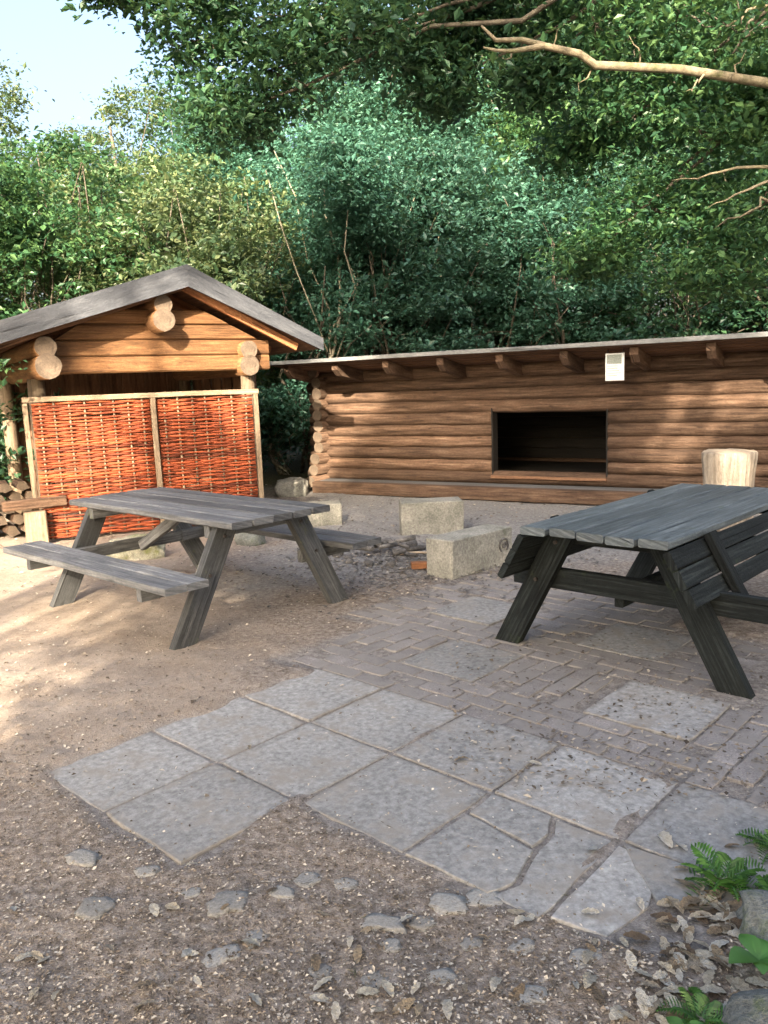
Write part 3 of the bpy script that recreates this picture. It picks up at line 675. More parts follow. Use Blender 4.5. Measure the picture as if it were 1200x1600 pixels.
# ------------------------------------------------------------------ seating blocks, stump, fire place
def stone_block(label, loc, rz, L, Wd, Hh, holes=False):
    t = thing('stone_block', label, 'stone block', loc, rz)
    mb = MB(); n = 6; secs = []
    for k in range(n+1):
        tk = (0, 0.015, 0.2, 0.5, 0.8, 0.985, 1)[k]; x = -L/2+L*tk; ins = 0.008 if k in (0, n) else 0.0; ring = []
        prof = [(-Wd/2+.015, -0.03), (Wd/2-.015, -0.03), (Wd/2, 0.0), (Wd/2, Hh*0.5), (Wd/2, Hh-.008), (Wd/2-.008, Hh), (0, Hh+0.001), (-Wd/2+.008, Hh), (-Wd/2, Hh-.008), (-Wd/2, Hh*0.5), (-Wd/2, 0.0)]
        for y, zz in prof:
            ring.append(Vector((x+random.uniform(-.004, .004), y*(1-ins/Wd*2)+random.uniform(-.004, .004), zz-(ins if zz > Hh-0.02 else 0)+random.uniform(-.003, .003))))
        secs.append(ring)
    mb.sweep(secs).build('block_body', 'block', t)
    return t
b2 = Vector((0.5, 5.94)); c2 = Vector((1.04, 6.44)); a2 = Vector((0.35, 6.17))
dirc = (c2-b2).normalized(); ang2 = math.atan2(dirc.y, dirc.x); nrm2 = Vector((-dirc.y, dirc.x))
ctr = b2+dirc*0.375+nrm2*0.135
blk = stone_block('long pale stone seating block with a round carved mark near one end', (ctr.x, ctr.y, -0.005), ang2, 0.75, 0.27, 0.30)
mb = MB()
for rr, n in ((0.055, 14), (0.022, 8)):
    ring0 = [Vector((0.255+(rr+random.uniform(-.006, .006))*cos(w), -0.139, 0.165+(rr+random.uniform(-.006, .006))*sin(w))) for w in [2*pi*k/n for k in range(n)]]
    for k in range(n):
        if rr > 0.03 and k in (9, 10, 11): continue
        mb.log(ring0[k], ring0[(k+1) % n], 0.009, 0.009, 1, 6, 1, 0.001)
mb.build('carved_mark', 'char', blk)
stone_block('short squat stone seating block between the fire place and the shelter', (0.47, 7.92, -0.005), 0.06, 0.62, 0.30, 0.335)
stone_block('pale stone seating block half hidden behind the grey picnic table', (-0.78, 8.60, -0.005), 0.12, 0.62, 0.28, 0.25)
# stump
st = thing('chopping_stump', 'tall pale upright log stump standing behind the dark picnic table', 'stump', (3.02, 6.92, -0.01))
mb = MB(); secs = []; n = 22; sh = [1+0.06*sin(k*1.9)+random.uniform(-0.03, 0.03) for k in range(n)]
for zz, r in ((-0.02, 0.235), (0.1, 0.215), (0.35, 0.20), (0.6, 0.205), (0.74, 0.22), (0.80, 0.222), (0.815, 0.212)):
    secs.append([Vector((r*sh[k]*cos(2*pi*k/n), r*sh[k]*sin(2*pi*k/n), zz+(random.uniform(-.006, .006) if zz > 0.79 else 0))) for k in range(n)])
mb.sweep(secs, True, 1).build('stump_body', ['stump_side', 'stump_end'], st)
# fire place
ff = Vector((0.12, 6.85))
fp_me = [rock_mesh('fire_stone', 1, 1, 0.7, 20+s, 'char', 2, 0.25) for s in range(4)]
for k in range(15):
    w = 2*pi*k/15+random.uniform(-.1, .1); r = 0.50+random.uniform(-0.06, 0.06); sc = random.uniform(0.035, 0.065)
    o = put('fire_ring_stone', fp_me[k % 4], (ff.x+r*cos(w), ff.y+r*0.9*sin(w), sc*0.35), random.random()*6, None, (sc, sc*0.85, sc))
    tag(o, 'sooty fist sized stone in the ring round the fire place', 'stone', 'stones ringing the fire place')
for k in range(14):
    w = random.random()*6.28; r = random.uniform(0, 0.36); L_ = random.uniform(0.08, 0.2); a = random.random()*6.28
    p = Vector((ff.x+r*cos(w), ff.y+r*sin(w), 0.035+random.uniform(0, 0.05)))
    o = MB().log(p-Vector((cos(a)*L_/2, sin(a)*L_/2, 0)), p+Vector((cos(a)*L_/2, sin(a)*L_/2, random.uniform(-.01, .03))), random.uniform(0.015, 0.03), n=7, seg=2).build('charred_stick', 'char')
    tag(o, 'short charred stick lying in the ashes of the fire place', 'stick', 'charred sticks in the fire place')
g0, g1 = ground(622, 870), ground(672, 869)
tag(MB().log((g0.x, g0.y, 0.03), (g1.x, g1.y, 0.035), 0.013, 0.010, 1, 7, 3).build('stripped_stick', 'stump_end'), 'pale stripped stick lying at the edge of the fire place', 'stick')
g0 = ground(655, 889)
tag(MB().board((g0.x-0.065, g0.y, 0.03), (g0.x+0.065, g0.y+0.01, 0.03), 0.07, 0.055, ch=0.006).build('loose_brick', 'rafter'), 'loose orange brick piece beside the long stone block', 'brick')
# rubble gravel round the fire (stuff)
def scatter(name, n, fn, mat, smin, smax, up=1.0, flat=0.35, kind_label=None, asp=(0.35, 0.8), hump=1.0):
    P = np.array([fn() for _ in range(n)]); z = gheight(P[:, 0], P[:, 1]) if n else 0
    m = paved(P[:, 0], P[:, 1]); z = np.where(m > 0.5, np.maximum(z, 0.004), z)
    s = RNG.uniform(smin, smax, n)*RNG.uniform(0.6, 1.0, n); a = RNG.uniform(0, 2*pi, n); as_ = RNG.uniform(asp[0], asp[1], n)
    t = np.stack([np.cos(a), np.sin(a), RNG.normal(0, flat*0.5, n)], 1); b = np.stack([-np.sin(a), np.cos(a), RNG.normal(0, flat*0.5, n)], 1)
    c = np.stack([P[:, 0], P[:, 1], z+0.003+s*0.12], 1); hu = np.zeros((n, 3)); hu[:, 2] = s*RNG.uniform(0.05, 0.3, n)*hump
    V = np.stack([c-t*s[:, None]*.5, c-b*(s*as_*.5)[:, None]+hu*.5, c+t*s[:, None]*.5+hu*.3, c+b*(s*as_*.5)[:, None]+hu], 1).reshape(-1, 3)
    Q = np.arange(4*n).reshape(n, 4); o = put(name, quad_mesh(name, V, Q, mat, False), (0, 0, 0)); tag(o, kind_label[0], kind_label[1], kind='stuff'); return o
def in_px(x0, x1, y0, y1, dens=None):
    def f():
        while True:
            g = ground(random.uniform(x0, x1), random.uniform(y0, y1))
            if dens is None or random.random() < dens(g.x, g.y): return (g.x, g.y)
    return f
def d_front(x, y): return 1.0 if float(paved(np.array([x]), np.array([y]))[0]) < 0.5 else 0.08
scatter('ground_litter', 19000, in_px(-60, 1260, 1200, 1680, d_front), 'chip', 0.004, 0.017, kind_label=('brown leaf and twig litter on the foreground dirt', 'litter'))
scatter('ground_litter', 2200, in_px(-60, 700, 900, 1250, d_front), 'chip', 0.01, 0.03, kind_label=('sparse leaf litter on the tan dirt by the grey table', 'litter'))
scatter('ground_litter', 1600, in_px(700, 1260, 980, 1250), 'chip', 0.01, 0.035, kind_label=('scattered litter on the bricks round the dark table', 'litter'))
scatter('fire_rubble', 2600, lambda: (ff.x+random.gauss(0.15, 0.6), ff.y+random.gauss(-0.25, 0.55)), 'char', 0.02, 0.06, kind_label=('grey ash and stone rubble strewn round the fire place', 'rubble'))
scatter('fire_rubble', 900, lambda: (ff.x+random.gauss(0.2, 0.6), ff.y+random.gauss(-0.45, 0.4)), 'chip', 0.02, 0.05, kind_label=('pale chips strewn before the fire place', 'rubble'))
scatter('ground_litter', 5000, lambda: (random.uniform(-5, 6), random.uniform(6, 12.5)), 'chip', 0.02, 0.05, kind_label=('litter on the ground before the shelter', 'litter'))

scatter('twig_litter', 700, in_px(-60, 1260, 1290, 1680, d_front), 'bark', 0.015, 0.05, kind_label=('thin broken twigs strewn on the foreground dirt', 'twigs'), asp=(0.06, 0.12), hump=0.15)
scatter('twig_litter', 200, in_px(560, 1260, 960, 1300), 'bark', 0.015, 0.05, kind_label=('thin broken twigs strewn on the bricks and slabs', 'twigs'), asp=(0.06, 0.12), hump=0.15)
# fallen leaves that can be picked apart
def dry_leaf(seed):
    r = random.Random(seed); n = 9; V = []; F = []; cu = r.uniform(0.1, 0.5); cl_ = r.uniform(-0.9, 0.9)
    for k in range(n):
        t = k/(n-1); w = 0.21*math.sin(pi*(0.03+0.94*t))**0.7*(1+(0.16 if k % 2 else -0.10)); c = 0.10*math.sin(t*3.1)*cl_; sd = 0.05*math.sin(t*2.5+seed)
        V += [(t-0.5, -w+sd, c+cu*w*r.uniform(0.4, 1.4)), (t-0.5, sd, c), (t-0.5, w+sd, c+cu*w*r.uniform(0.4, 1.4))]
        if k:
            a = 3*(k-1); F += [(a, a+1, a+4, a+3), (a+1, a+2, a+5, a+4)]
    me = bpy.data.meshes.new('fallen_leaf'); me.from_pydata(V, [], F); me.materials.append(M['dry']); 
    for p in me.polygons: p.use_smooth = True
    return me
dl = [dry_leaf(s) for s in range(6)]
def leaf_at(px, py, size, label, group):
    g = ground(px, py); zz = max(gz(g.x, g.y), 0.0)+0.008
    o = put('fallen_leaf', random.choice(dl), (g.x, g.y, zz), random.random()*6.28, None, (size, size, size))
    o.rotation_euler[0] = random.uniform(-0.3, 0.3); o.rotation_euler[1] = random.uniform(-0.3, 0.3); tag(o, label, 'fallen leaf', group)
for _ in range(95):
    px = random.gauss(1125, 60); py = 1425+random.gauss(0, 42)+0.15*(1125-px)
    leaf_at(px, py, random.uniform(0.04, 0.09), 'pale dry leaf in the drift beside the ferns', 'dry leaves drifted by the ferns')
for _ in range(55):
    leaf_at(random.gauss(1060, 70), random.gauss(1555, 36), random.uniform(0.035, 0.075), 'pale dry leaf on the ground before the round boulder', 'dry leaves before the boulder')
for px, py in [(495, 1510), (270, 1425), (505, 1548), (650, 1555), (575, 1560), (835, 1195), (722, 1190), (925, 1328), (20, 1430), (390, 1170), (1020, 1196), (560, 1500), (700, 1590), (300, 1360)]+[(random.uniform(30, 950), random.uniform(1400, 1600)) for _ in range(44)]:
    leaf_at(px, py, random.uniform(0.03, 0.065), 'single pale dry leaf lying loose on the open dirt or slabs', 'loose single dry leaves')

# boulders and small rocks
def boulder(name, label, px, py, sx, sy, sz, seed, mat, sink=0.3, boxy=0.0, rz=0.0, cat='boulder', dz=0):
    g = ground(px, py); o = put(name, rock_mesh(name, sx, sy, sz, seed, mat, 4, 0.2, boxy=boxy), (g.x, g.y+sy*0.6, sz*(1-2*sink)*0.9+dz), rz); return tag(o, label, cat)
boulder('boulder', 'angular mossy boulder behind the ferns and dry leaves', 1275, 1505, 0.14, 0.12, 0.075, 3, 'boulder', 0.35, 0.5)
boulder('boulder', 'rounded grey boulder beside the broad leaved weed', 1240, 1680, 0.12, 0.11, 0.08, 5, 'boulder', 0.3)
boulder('mossy_rock', 'pale mossy rock at the foot of the wicker screen', 212, 874, 0.26, 0.13, 0.14, 8, 'mossrock', 0.25, 0.5, cat='rock')
boulder('rounded_rock', 'round grey rock on the ground behind the grey table', 388, 852, 0.15, 0.13, 0.13, 9, 'boulder', 0.3, cat='rock')
boulder('corner_stone', 'bright pale corner stone at the end of the shelter step', 455, 776, 0.22, 0.2, 0.17, 12, 'block', 0.28, 0.6, cat='stone')

# ------------------------------------------------------------------ vegetation
def leaf_quads(C, size, rng, up_bias=0.6, aspect=0.55, droop=0.15):
    n = len(C); nr = rng.normal(0, 1, (n, 3)); nr[:, 2] = np.abs(nr[:, 2])+up_bias; nr /= np.linalg.norm(nr, axis=1)[:, None]
    t = rng.normal(0, 1, (n, 3)); t -= nr*(t*nr).sum(1)[:, None]; t /= np.linalg.norm(t, axis=1)[:, None]; t[:, 2] -= droop
    b = np.cross(nr, t); s = size*np.clip(rng.lognormal(-0.10, 0.32, n), 0.45, 1.5); L = t*s[:, None]*0.5; W = b*(s*aspect*0.5)[:, None]; fo = nr*(s*0.10)[:, None]
    return np.stack([C-L, C-W*1.0+L*0.1+fo, C+L, C+W*1.0+L*0.1+fo], 1)
def crown_mesh(name, clusters, per, spread, size, mat, seed, up_bias=0.6, aspect=0.55):
    """clusters: (n,3) centres; per leaves each in a flattened spray"""
    rng = np.random.default_rng(seed); n = len(clusters)
    C = np.repeat(clusters, per, 0); r = rng.normal(0, 1, (n*per, 3))*np.array([1, 1, 0.38])*spread
    sc = np.repeat(rng.uniform(0.6, 1.35, n), per)[:, None]
    V = leaf_quads(C+r*sc, size, rng, up_bias, aspect).reshape(-1, 3)
    return quad_mesh(name, V, np.arange(len(V)).reshape(-1, 4), mat, False)
def blob_points(n, rx, ry, rz, rng, lobes=7, hollow=0.35, lift=0.0):
    """cluster centres of an uneven crown: union of lobes with gaps"""
    L = rng.normal(0, 1, (lobes, 3)); L /= np.linalg.norm(L, axis=1)[:, None]; L *= rng.uniform(0.35, 0.75, lobes)[:, None]
    R = rng.uniform(0.32, 0.55, lobes); out = []
    while len(out) < n:
        k = rng.integers(lobes); d = rng.normal(0, 1, 3); d /= np.linalg.norm(d); r = R[k]*rng.uniform(hollow, 1)**0.5
        p = L[k]+d*r
        if p[2] > -0.95: out.append(p)
    return np.array(out)*np.array([rx, ry, rz])
def tube_path(mb, pts, radii, n=7):
    secs = []; pts = [Vector(p) for p in pts]
    for k, p in enumerate(pts):
        d = (pts[min(k+1, len(pts)-1)]-pts[max(k-1, 0)]).normalized(); up = Vector((0, 1, 0)) if abs(d.z) > 0.8 else Vector((0, 0, 1))
        sx = d.cross(up).normalized(); sz = sx.cross(d)
        secs.append([p+sx*(radii[k]*cos(2*pi*i/n))+sz*(radii[k]*sin(2*pi*i/n)) for i in range(n)])
    mb.sweep(secs, True)
def limb(mb, a, b, r0, r1, wob, rng, seg=5):
    a, b = Vector(a), Vector(b); pts = []; rad = []
    for k in range(seg+1):
        t = k/seg; p = a.lerp(b, t); w = wob*math.sin(pi*t)
        pts.append(p+Vector((rng.normal()*w, rng.normal()*w, rng.normal()*w*0.5))); rad.append(r0+(r1-r0)*t)
    tube_path(mb, pts, rad)
def tree_proto(kind, seed):
    """returns (trunk mesh, crown mesh); crown base around z=0.25H, unit built in metres"""
    rng = np.random.default_rng(seed); mb = MB()
    spec = dict(
        tall=dict(H=9.5, cz=6.0, r=(2.4, 2.4, 3.6), nc=420, per=75, spread=0.24, size=0.105, tr=0.13, bark='bark', stems=1),
        under=dict(H=4.8, cz=3.2, r=(1.9, 1.9, 1.9), nc=300, per=60, spread=0.17, size=0.092, tr=0.036, bark='bark', stems=4),
        sapling=dict(H=5.6, cz=4.3, r=(1.4, 1.4, 1.2), nc=150, per=46, spread=0.17, size=0.09, tr=0.05, bark='pale_bark', stems=1),
        bush=dict(H=1.6, cz=0.85, r=(1.2, 1.2, 0.85), nc=230, per=34, spread=0.16, size=0.085, tr=0.025, bark='pale_bark', stems=5))[kind]
    H = spec['H']; rx, ry, rz = spec['r']
    cl = blob_points(spec['nc'], rx, ry, rz, rng, 9 if kind == 'tall' else 7)+np.array([0, 0, spec['cz']])
    cl[:, 2] = np.maximum(cl[:, 2], 0.15)
    for sidx in range(spec['stems']):
        lean = np.array([rng.normal()*0.35, rng.normal()*0.35]) if spec['stems'] > 1 else np.array([rng.normal()*0.2, rng.normal()*0.2])
        top = (lean[0]*1.6, lean[1]*1.6, H*(0.86 if spec['stems'] == 1 else 0.70)); b0 = (rng.normal()*0.12*(spec['stems'] > 1), rng.normal()*0.12*(spec['stems'] > 1), -0.1)
        limb(mb, b0, top, spec['tr']*1.1, spec['tr']*0.22, 0.10, rng, 8)
        for q in rng.choice(len(cl), {'bush': 3, 'sapling': 4}.get(kind, 9), replace=False):
            t = rng.uniform(0.3, 0.85); st_ = Vector(b0).lerp(Vector(top), t)
            limb(mb, st_, cl[q], spec['tr']*0.42*(1.1-t), 0.008, 0.12, rng, 4)
    return mb, spec['bark'], cl, spec
def tree_meshes(kind, seed, leaf):
    mb, bark, cl, sp = tree_proto(kind, seed)
    o = mb.build('trunk', bark); tm = o.data; bpy.data.objects.remove(o)
    return tm, crown_mesh('crown', cl, sp['per'], sp['spread'], sp['size'], leaf, seed+100)
LIB = {('tall', 'a'): tree_meshes('tall', 1, 'leaf_teal'), ('tall', 'b'): tree_meshes('tall', 2, 'leaf_dark'), ('tall', 'c'): tree_meshes('tall', 3, 'leaf_yellow'), ('tall', 'd'): tree_meshes('tall', 4, 'leaf_green'),
       ('under', 'a'): tree_meshes('under', 11, 'leaf_teal'), ('under', 'b'): tree_meshes('under', 12, 'leaf_dark'), ('under', 'c'): tree_meshes('under', 13, 'leaf_yellow'), ('under', 'd'): tree_meshes('under', 14, 'leaf_green'),
       ('sapling', 'a'): tree_meshes('sapling', 31, 'leaf_teal'), ('bush', 'a'): tree_meshes('bush', 21, 'leaf_teal'), ('bush', 'b'): tree_meshes('bush', 22, 'leaf_dark'), ('bush', 'd'): tree_meshes('bush', 23, 'leaf_green')}
def plant(kind, var, x, y, sc, name, label, cat, group, zs=1.0):
    tm, cm = LIB[(kind, var)]
    t = thing(name, label, cat, (x, y, gz(x, y)), random.random()*6.28, group); t.scale = (sc, sc, sc*zs)
    put('trunk' if kind != 'bush' else 'stems', tm, (0, 0, 0), 0, t); put('crown' if kind != 'bush' else 'foliage', cm, (0, 0, 0), 0, t); return t
DESC = {'a': 'blue green', 'b': 'dark green', 'c': 'yellow green', 'd': 'mid green'}
# understorey trees right behind the buildings
for x, y, sc, v in [(-1.2, 14.0, 1.0, 'a'), (0.5, 14.3, 1.05, 'a'), (2.1, 14.9, 1.0, 'a'), (3.6, 14.8, 1.1, 'a'), (-0.4, 16.0, 1.25, 'a'), (1.4, 16.4, 1.25, 'a'),
                    (5.2, 14.2, 1.1, 'b'), (6.8, 13.2, 1.15, 'b'), (8.2, 11.8, 1.2, 'b'), (6.4, 15.6, 1.3, 'b')]:
    plant('under', v, x, y, sc, 'understorey_tree', 'slender %s understorey tree with several thin stems behind the log shelter' % DESC[v], 'tree', '%s understorey trees behind the shelter' % DESC[v])
for x, y, sc, v in [(-3.2, 13.0, 1.0, 'c'), (-5.0, 12.2, 1.05, 'd'), (-6.6, 11.4, 1.1, 'd'), (-4.1, 14.4, 1.15, 'c'), (-7.8, 13.2, 1.2, 'c'), (-2.5, 15.2, 1.2, 'c')]:
    plant('under', v, x, y, sc, 'understorey_tree', 'slender %s understorey tree behind the gabled wood store' % DESC[v], 'tree', '%s understorey trees behind the wood store' % DESC[v])
# tall wood behind
for x, y, sc, v in [(0.2, 17.5, 0.95, 'a'), (3.2, 18.2, 0.95, 'd'), (4.8, 17.0, 1.05, 'b'), (7.2, 15.8, 1.1, 'b'), (9.6, 14.0, 1.1, 'b'), (0.6, 21.5, 1.2, 'b'), (4.2, 21.0, 1.3, 'd'), (7.4, 20.0, 1.35, 'b'), (10.8, 18.5, 1.3, 'b'), (5.4, 25.5, 1.6, 'b'), (9.5, 24.5, 1.6, 'd')]:
    plant('tall', v, x, y, sc, 'tall_tree', 'tall %s woodland tree rising behind the log shelter' % DESC[v], 'tree', 'tall %s trees behind the shelter' % DESC[v])
for x, y, sc, v in [(-2.4, 18.0, 0.86, 'a'), (-4.8, 17.0, 0.82, 'c'), (-7.2, 16.4, 0.84, 'c'), (-9.8, 15.0, 0.86, 'd'), (-3.4, 22.5, 0.95, 'c'), (-7.0, 21.5, 0.88, 'c'), (-11.0, 20.0, 0.92, 'c'), (-1.4, 24.0, 1.2, 'd'), (-5.5, 27.0, 1.05, 'd'), (-12.5, 26.0, 1.05, 'd')]:
    plant('tall', v, x, y, sc, 'tall_tree', 'tall %s woodland tree rising behind the gabled wood store' % DESC[v], 'tree', 'tall %s trees behind the wood store' % DESC[v])
for x, y, sc, lab in [(-0.75, 13.2, 1.0, 'pale stemmed sapling just past the corner of the shelter nearest the wood store'), (-0.1, 14.2, 0.95, 'pale forked sapling close behind the shelter corner'), (0.75, 14.9, 1.05, 'pale leaning sapling among the understorey behind the shelter')]:
    plant('sapling', 'a', x, y, sc, 'sapling', lab, 'sapling', None)
# bushes at the wood's edge
for x, y, sc, v in [(-2.6, 13.3, 1.05, 'b'), (-1.7, 14.0, 1.1, 'a'), (-3.5, 13.0, 1.0, 'b'), (-4.2, 12.2, 1.1, 'b'), (-5.2, 10.6, 1.1, 'b'), (-6.0, 9.6, 1.0, 'd'), (-6.6, 8.4, 1.0, 'b')]:
    plant('bush', v, x, y, sc, 'woodland_bush', 'low %s bush beside the gabled wood store' % DESC[v], 'bush', '%s bushes near the wood store' % DESC[v])
for x, y, sc, v in [(0.2, 15.0, 1.3, 'b'), (2.2, 15.2, 1.4, 'b'), (4.2, 14.8, 1.4, 'b'), (6.2, 13.8, 1.5, 'b'), (7.8, 12.4, 1.6, 'b'), (9.0, 10.4, 1.6, 'b'), (3.2, 17.6, 1.9, 'b'), (5.6, 17.2, 1.9, 'b'), (8.0, 16.0, 2.0, 'b'), (0.8, 18.2, 1.9, 'b'), (-1.4, 18.0, 1.8, 'b'), (10.5, 14.0, 2.0, 'b')]:
    plant('bush', v, x, y, sc, 'woodland_bush', 'low %s bush growing behind the log shelter' % DESC[v], 'bush', '%s bushes behind the shelter' % DESC[v])
# leafy shrub reaching in past the store's left post
ls = thing('leafy_shrub', 'bright leafy shrub reaching past the left purlin of the wood store', 'shrub', (-4.75, 7.35, 0)); r_ = np.random.default_rng(55); mb = MB(); cl = []
for q in range(9):
    e = Vector((r_.uniform(0.2, 1.28), r_.uniform(-0.2, 0.3), r_.uniform(1.62, 2.0))); limb(mb, (r_.normal()*0.05, r_.normal()*0.05, -0.05), tuple(e), 0.016, 0.004, 0.12, r_, 6)
    cl += [np.array(e)+r_.normal(0, 0.07, 3) for _ in range(3)]
mb.build('stems', 'pale_bark', ls); put('foliage', crown_mesh('foliage', np.array(cl), 16, 0.09, 0.075, 'leaf_green', 56), (0, 0, 0), 0, ls)

# big tree on the right: its bare branch and its leafy boughs hang over the clearing
bt = thing('overhanging_tree', 'large tree beyond the dark table with bare branch and leafy boughs overhead', 'tree', (5.6, 7.2, 0))
rng = np.random.default_rng(77)
mb = MB(); limb(mb, (0, 0, -0.1), (0.1, 0.2, 8.5), 0.24, 0.10, 0.06, rng, 8); mb.build('trunk', 'bark', bt)
def along(px, py, dist):
    """point seen at a photo pixel, dist metres in front of the lens plane"""
    a, b = px-600, py-800; c_, s_ = cos(ROLL), sin(ROLL); a, b = c_*a+s_*b, -s_*a+c_*b
    d = dist/FPX
    return Vector((a*d, (FPX*cos(PITCH)-b*sin(PITCH))*d, CAM_H+(-FPX*sin(PITCH)-b*cos(PITCH))*d))
bo = Vector((5.6, 7.2, 0))
br = [along(1330, 150, 7.2), along(1200, 130, 7.0), along(1060, 108, 6.9), along(930, 102, 6.8), along(905, 84, 6.75), along(850, 72, 6.7), along(800, 80, 6.6), along(775, 79, 6.6), along(755, 74, 6.6)]
br = [Vector((5.62, 7.2, 3.9))]+br
mb = MB(); tube_path(mb, [p-bo for p in br], [0.062, 0.050, 0.041, 0.037, 0.035, 0.031, 0.027, 0.017, 0.013, 0.008], 9)
tube_path(mb, [p-bo for p in (br[6], along(815, 62, 6.7), along(775, 63, 6.65), along(752, 40, 6.6))], [0.03, 0.022, 0.018, 0.008], 7)
mb.build('bare_branch', 'branch_bark', bt)
for A, B, C_ in [((1230, 255), (1130, 268), (1050, 282)), ((1240, 270), (1160, 300), (1105, 325)), ((1250, 0), (1170, 15), (1120, 60)), ((1230, 300), (1185, 320), (1120, 355))]:
    mb = MB(); pa = [along(*A, 7.6)-bo, along(*B, 7.5)-bo, along(*C_, 7.5)-bo]; pp = []
    for a_, b_ in zip(pa, pa[1:]):
        for k in range(4): pp.append(a_.lerp(b_, k/4)+Vector((rng.normal(), rng.normal(), rng.normal()))*0.022)
    pp.append(pa[-1]); tube_path(mb, pp, [0.02-0.017*k/(len(pp)-1) for k in range(len(pp))], 6)
    mb.build('twig', 'branch_bark', bt)
for (px, py, ex, ey) in [(1010, 104, 985, 60), (930, 100, 900, 140), (1100, 116, 1075, 150), (860, 74, 880, 40), (1140, 122, 1165, 80), (800, 78, 780, 112)]:
    mb = MB(); a_, b_ = along(px, py, 6.85)-bo, along(ex, ey, 6.8)-bo
    pp = [a_.lerp(b_, k/5)+Vector((rng.normal(), rng.normal(), rng.normal()))*0.018*(k > 0) for k in range(6)]; tube_path(mb, pp, [0.011-0.0018*k for k in range(6)], 5); tw = mb.build('twig', 'branch_bark', bt)
    put('leaves', crown_mesh('leaves', np.array([np.array(p) for p in pp[3:]]), 7, 0.06, 0.075, 'leaf_green', int(px)), (0, 0, 0), 0, tw)
# leafy boughs: lobes of sprays with their limbs
def boughs(name, lobes, per_lobe, leaf, size, seed, per=26, spread=0.15):
    r_ = np.random.default_rng(seed); cl = []; mbb = MB()
    for (px, py, dist, rad, flat) in lobes:
        c_ = np.array(along(px, py, dist)-bo)
        d_ = r_.normal(0, 1, (per_lobe, 3)); d_ /= np.linalg.norm(d_, axis=1)[:, None]; rr = rad*r_.uniform(0.05, 1, per_lobe)**0.45
        cl.append(c_+d_*rr[:, None]*np.array([1, 1, flat]))
        limb(mbb, (0.1, 0.15, 6.0), tuple(c_), 0.05, 0.010, 0.15, r_, 7)
        for q in range(5): limb(mbb, tuple(c_), tuple(cl[-1][q]), 0.012, 0.004, 0.05, r_, 3)
    mbb.build('limbs', 'bark', bt)
    put(name, crown_mesh(name, np.concatenate(cl), per, spread, size, leaf, seed+5), (0, 0, 0), 0, bt)
boughs('dark_boughs', [(330, 60, 8.5, 0.75, 0.7), (420, 110, 8.5, 0.85, 0.7), (350, 180, 8.6, 0.6, 0.6), (470, 20, 8.2, 0.9, 0.6), (560, 60, 8.0, 0.7, 0.6), (300, -40, 8.0, 0.8, 0.5), (640, -40, 8.0, 0.9, 0.6), (690, 130, 8.4, 0.45, 0.8), (720, 40, 8.2, 0.5, 0.7), (800, -20, 8.0, 0.8, 0.6), (840, 120, 8.2, 0.4, 0.8), (170, -30, 8.0, 0.35, 0.5)], 95, 'leaf_dark', 0.085, 301)
boughs('green_boughs', [(930, 40, 8.0, 0.8, 0.7), (1060, 20, 7.8, 0.9, 0.7), (1160, 60, 7.6, 0.8, 0.7), (1000, 180, 8.4, 0.6, 0.6), (1130, 220, 8.2, 0.8, 0.6), (1180, 330, 8.4, 0.7, 0.6), (1020, 330, 8.8, 0.7, 0.5), (930, 400, 9.0, 0.5, 0.5), (1120, 420, 8.8, 0.7, 0.5), (900, 230, 9.0, 0.5, 0.6), (1200, 150, 7.8, 0.6, 0.6)], 80, 'leaf_green', 0.085, 302)

# unseen trees behind the camera shaped to block sun; gaps cut towards lit spots
GAPS = []   # (spot to be lit, radius of the hole cut through the crowns)
def T(p, r): GAPS.append((Vector(p), r))
def shl(k, y, zz): return shw(k, y, zz)
def hut(x, y, zz): return hw(x, y, zz)
T(hut(1.75, 0, 1.85), 0.42); T(hut(2.25, 0, 1.85), 0.30); T(hut(0.7, 0, 1.82), 0.28); T((-3.05, 8.3, 0.95), 0.50); T((-2.7, 8.45, 1.25), 0.30); T((-3.3, 8.2, 0.5), 0.25); T((-1.75, 8.85, 1.25), 0.04); T((-1.6, 8.9, 0.8), 0.03)
T(shl(-2.95, 0, 0.95), 0.24); T(shl(-2.7, 0, 1.32), 0.16); T(shl(-2.2, 0, 1.34), 0.08); T(shl(-3.4, -0.2, 0.25), 0.45)
T(shl(-1.3, 0, 0.72), 0.07); T(shl(0.05, -0.45, 0.12), 0.10); T(shl(1.55, 0, 1.05), 0.06); T(shl(2.45, 0, 1.2), 0.10); T(shl(-0.7, 0, 1.30), 0.03); T(shl(1.5, 0, 0.55), 0.04); T(shl(0.5, 0, 1.28), 0.0)
T((2.7, 7.0, 4.3), 0.35); T((1.7, 6.8, 4.45), 0.35); T((4.2, 8.2, 3.6), 0.3); T((3.2, 8.8, 2.9), 0.2)
T((3.0, 6.7, 0.6), 0.2); T((0.45, 7.75, 0.2), 0.06); T((-0.6, 8.5, 0.15), 0.2)
T((-2.6, 4.8, 0), 0.5); T((-3.2, 5.6, 0), 0.7); T((-3.6, 6.8, 0.2), 0.5); T((-2.9, 3.7, 0), 0.6)
T((-4.5, 13, 3.5), 1.8); T((-5.5, 16, 5), 2.4); T((-3, 14, 4), 1.4); T((5.0, 8.0, 4.4), 0.7); T((3, 8.5, 5), 0.8); T((6.0, 13.0, 4.2), 1.0); T((4.2, 15, 4.5), 0.8); T((0.8, 14.5, 3.8), 0.6); T((-0.5, 8.4, 5), 0.2); T((2.5, 16, 5.5), 0.8)
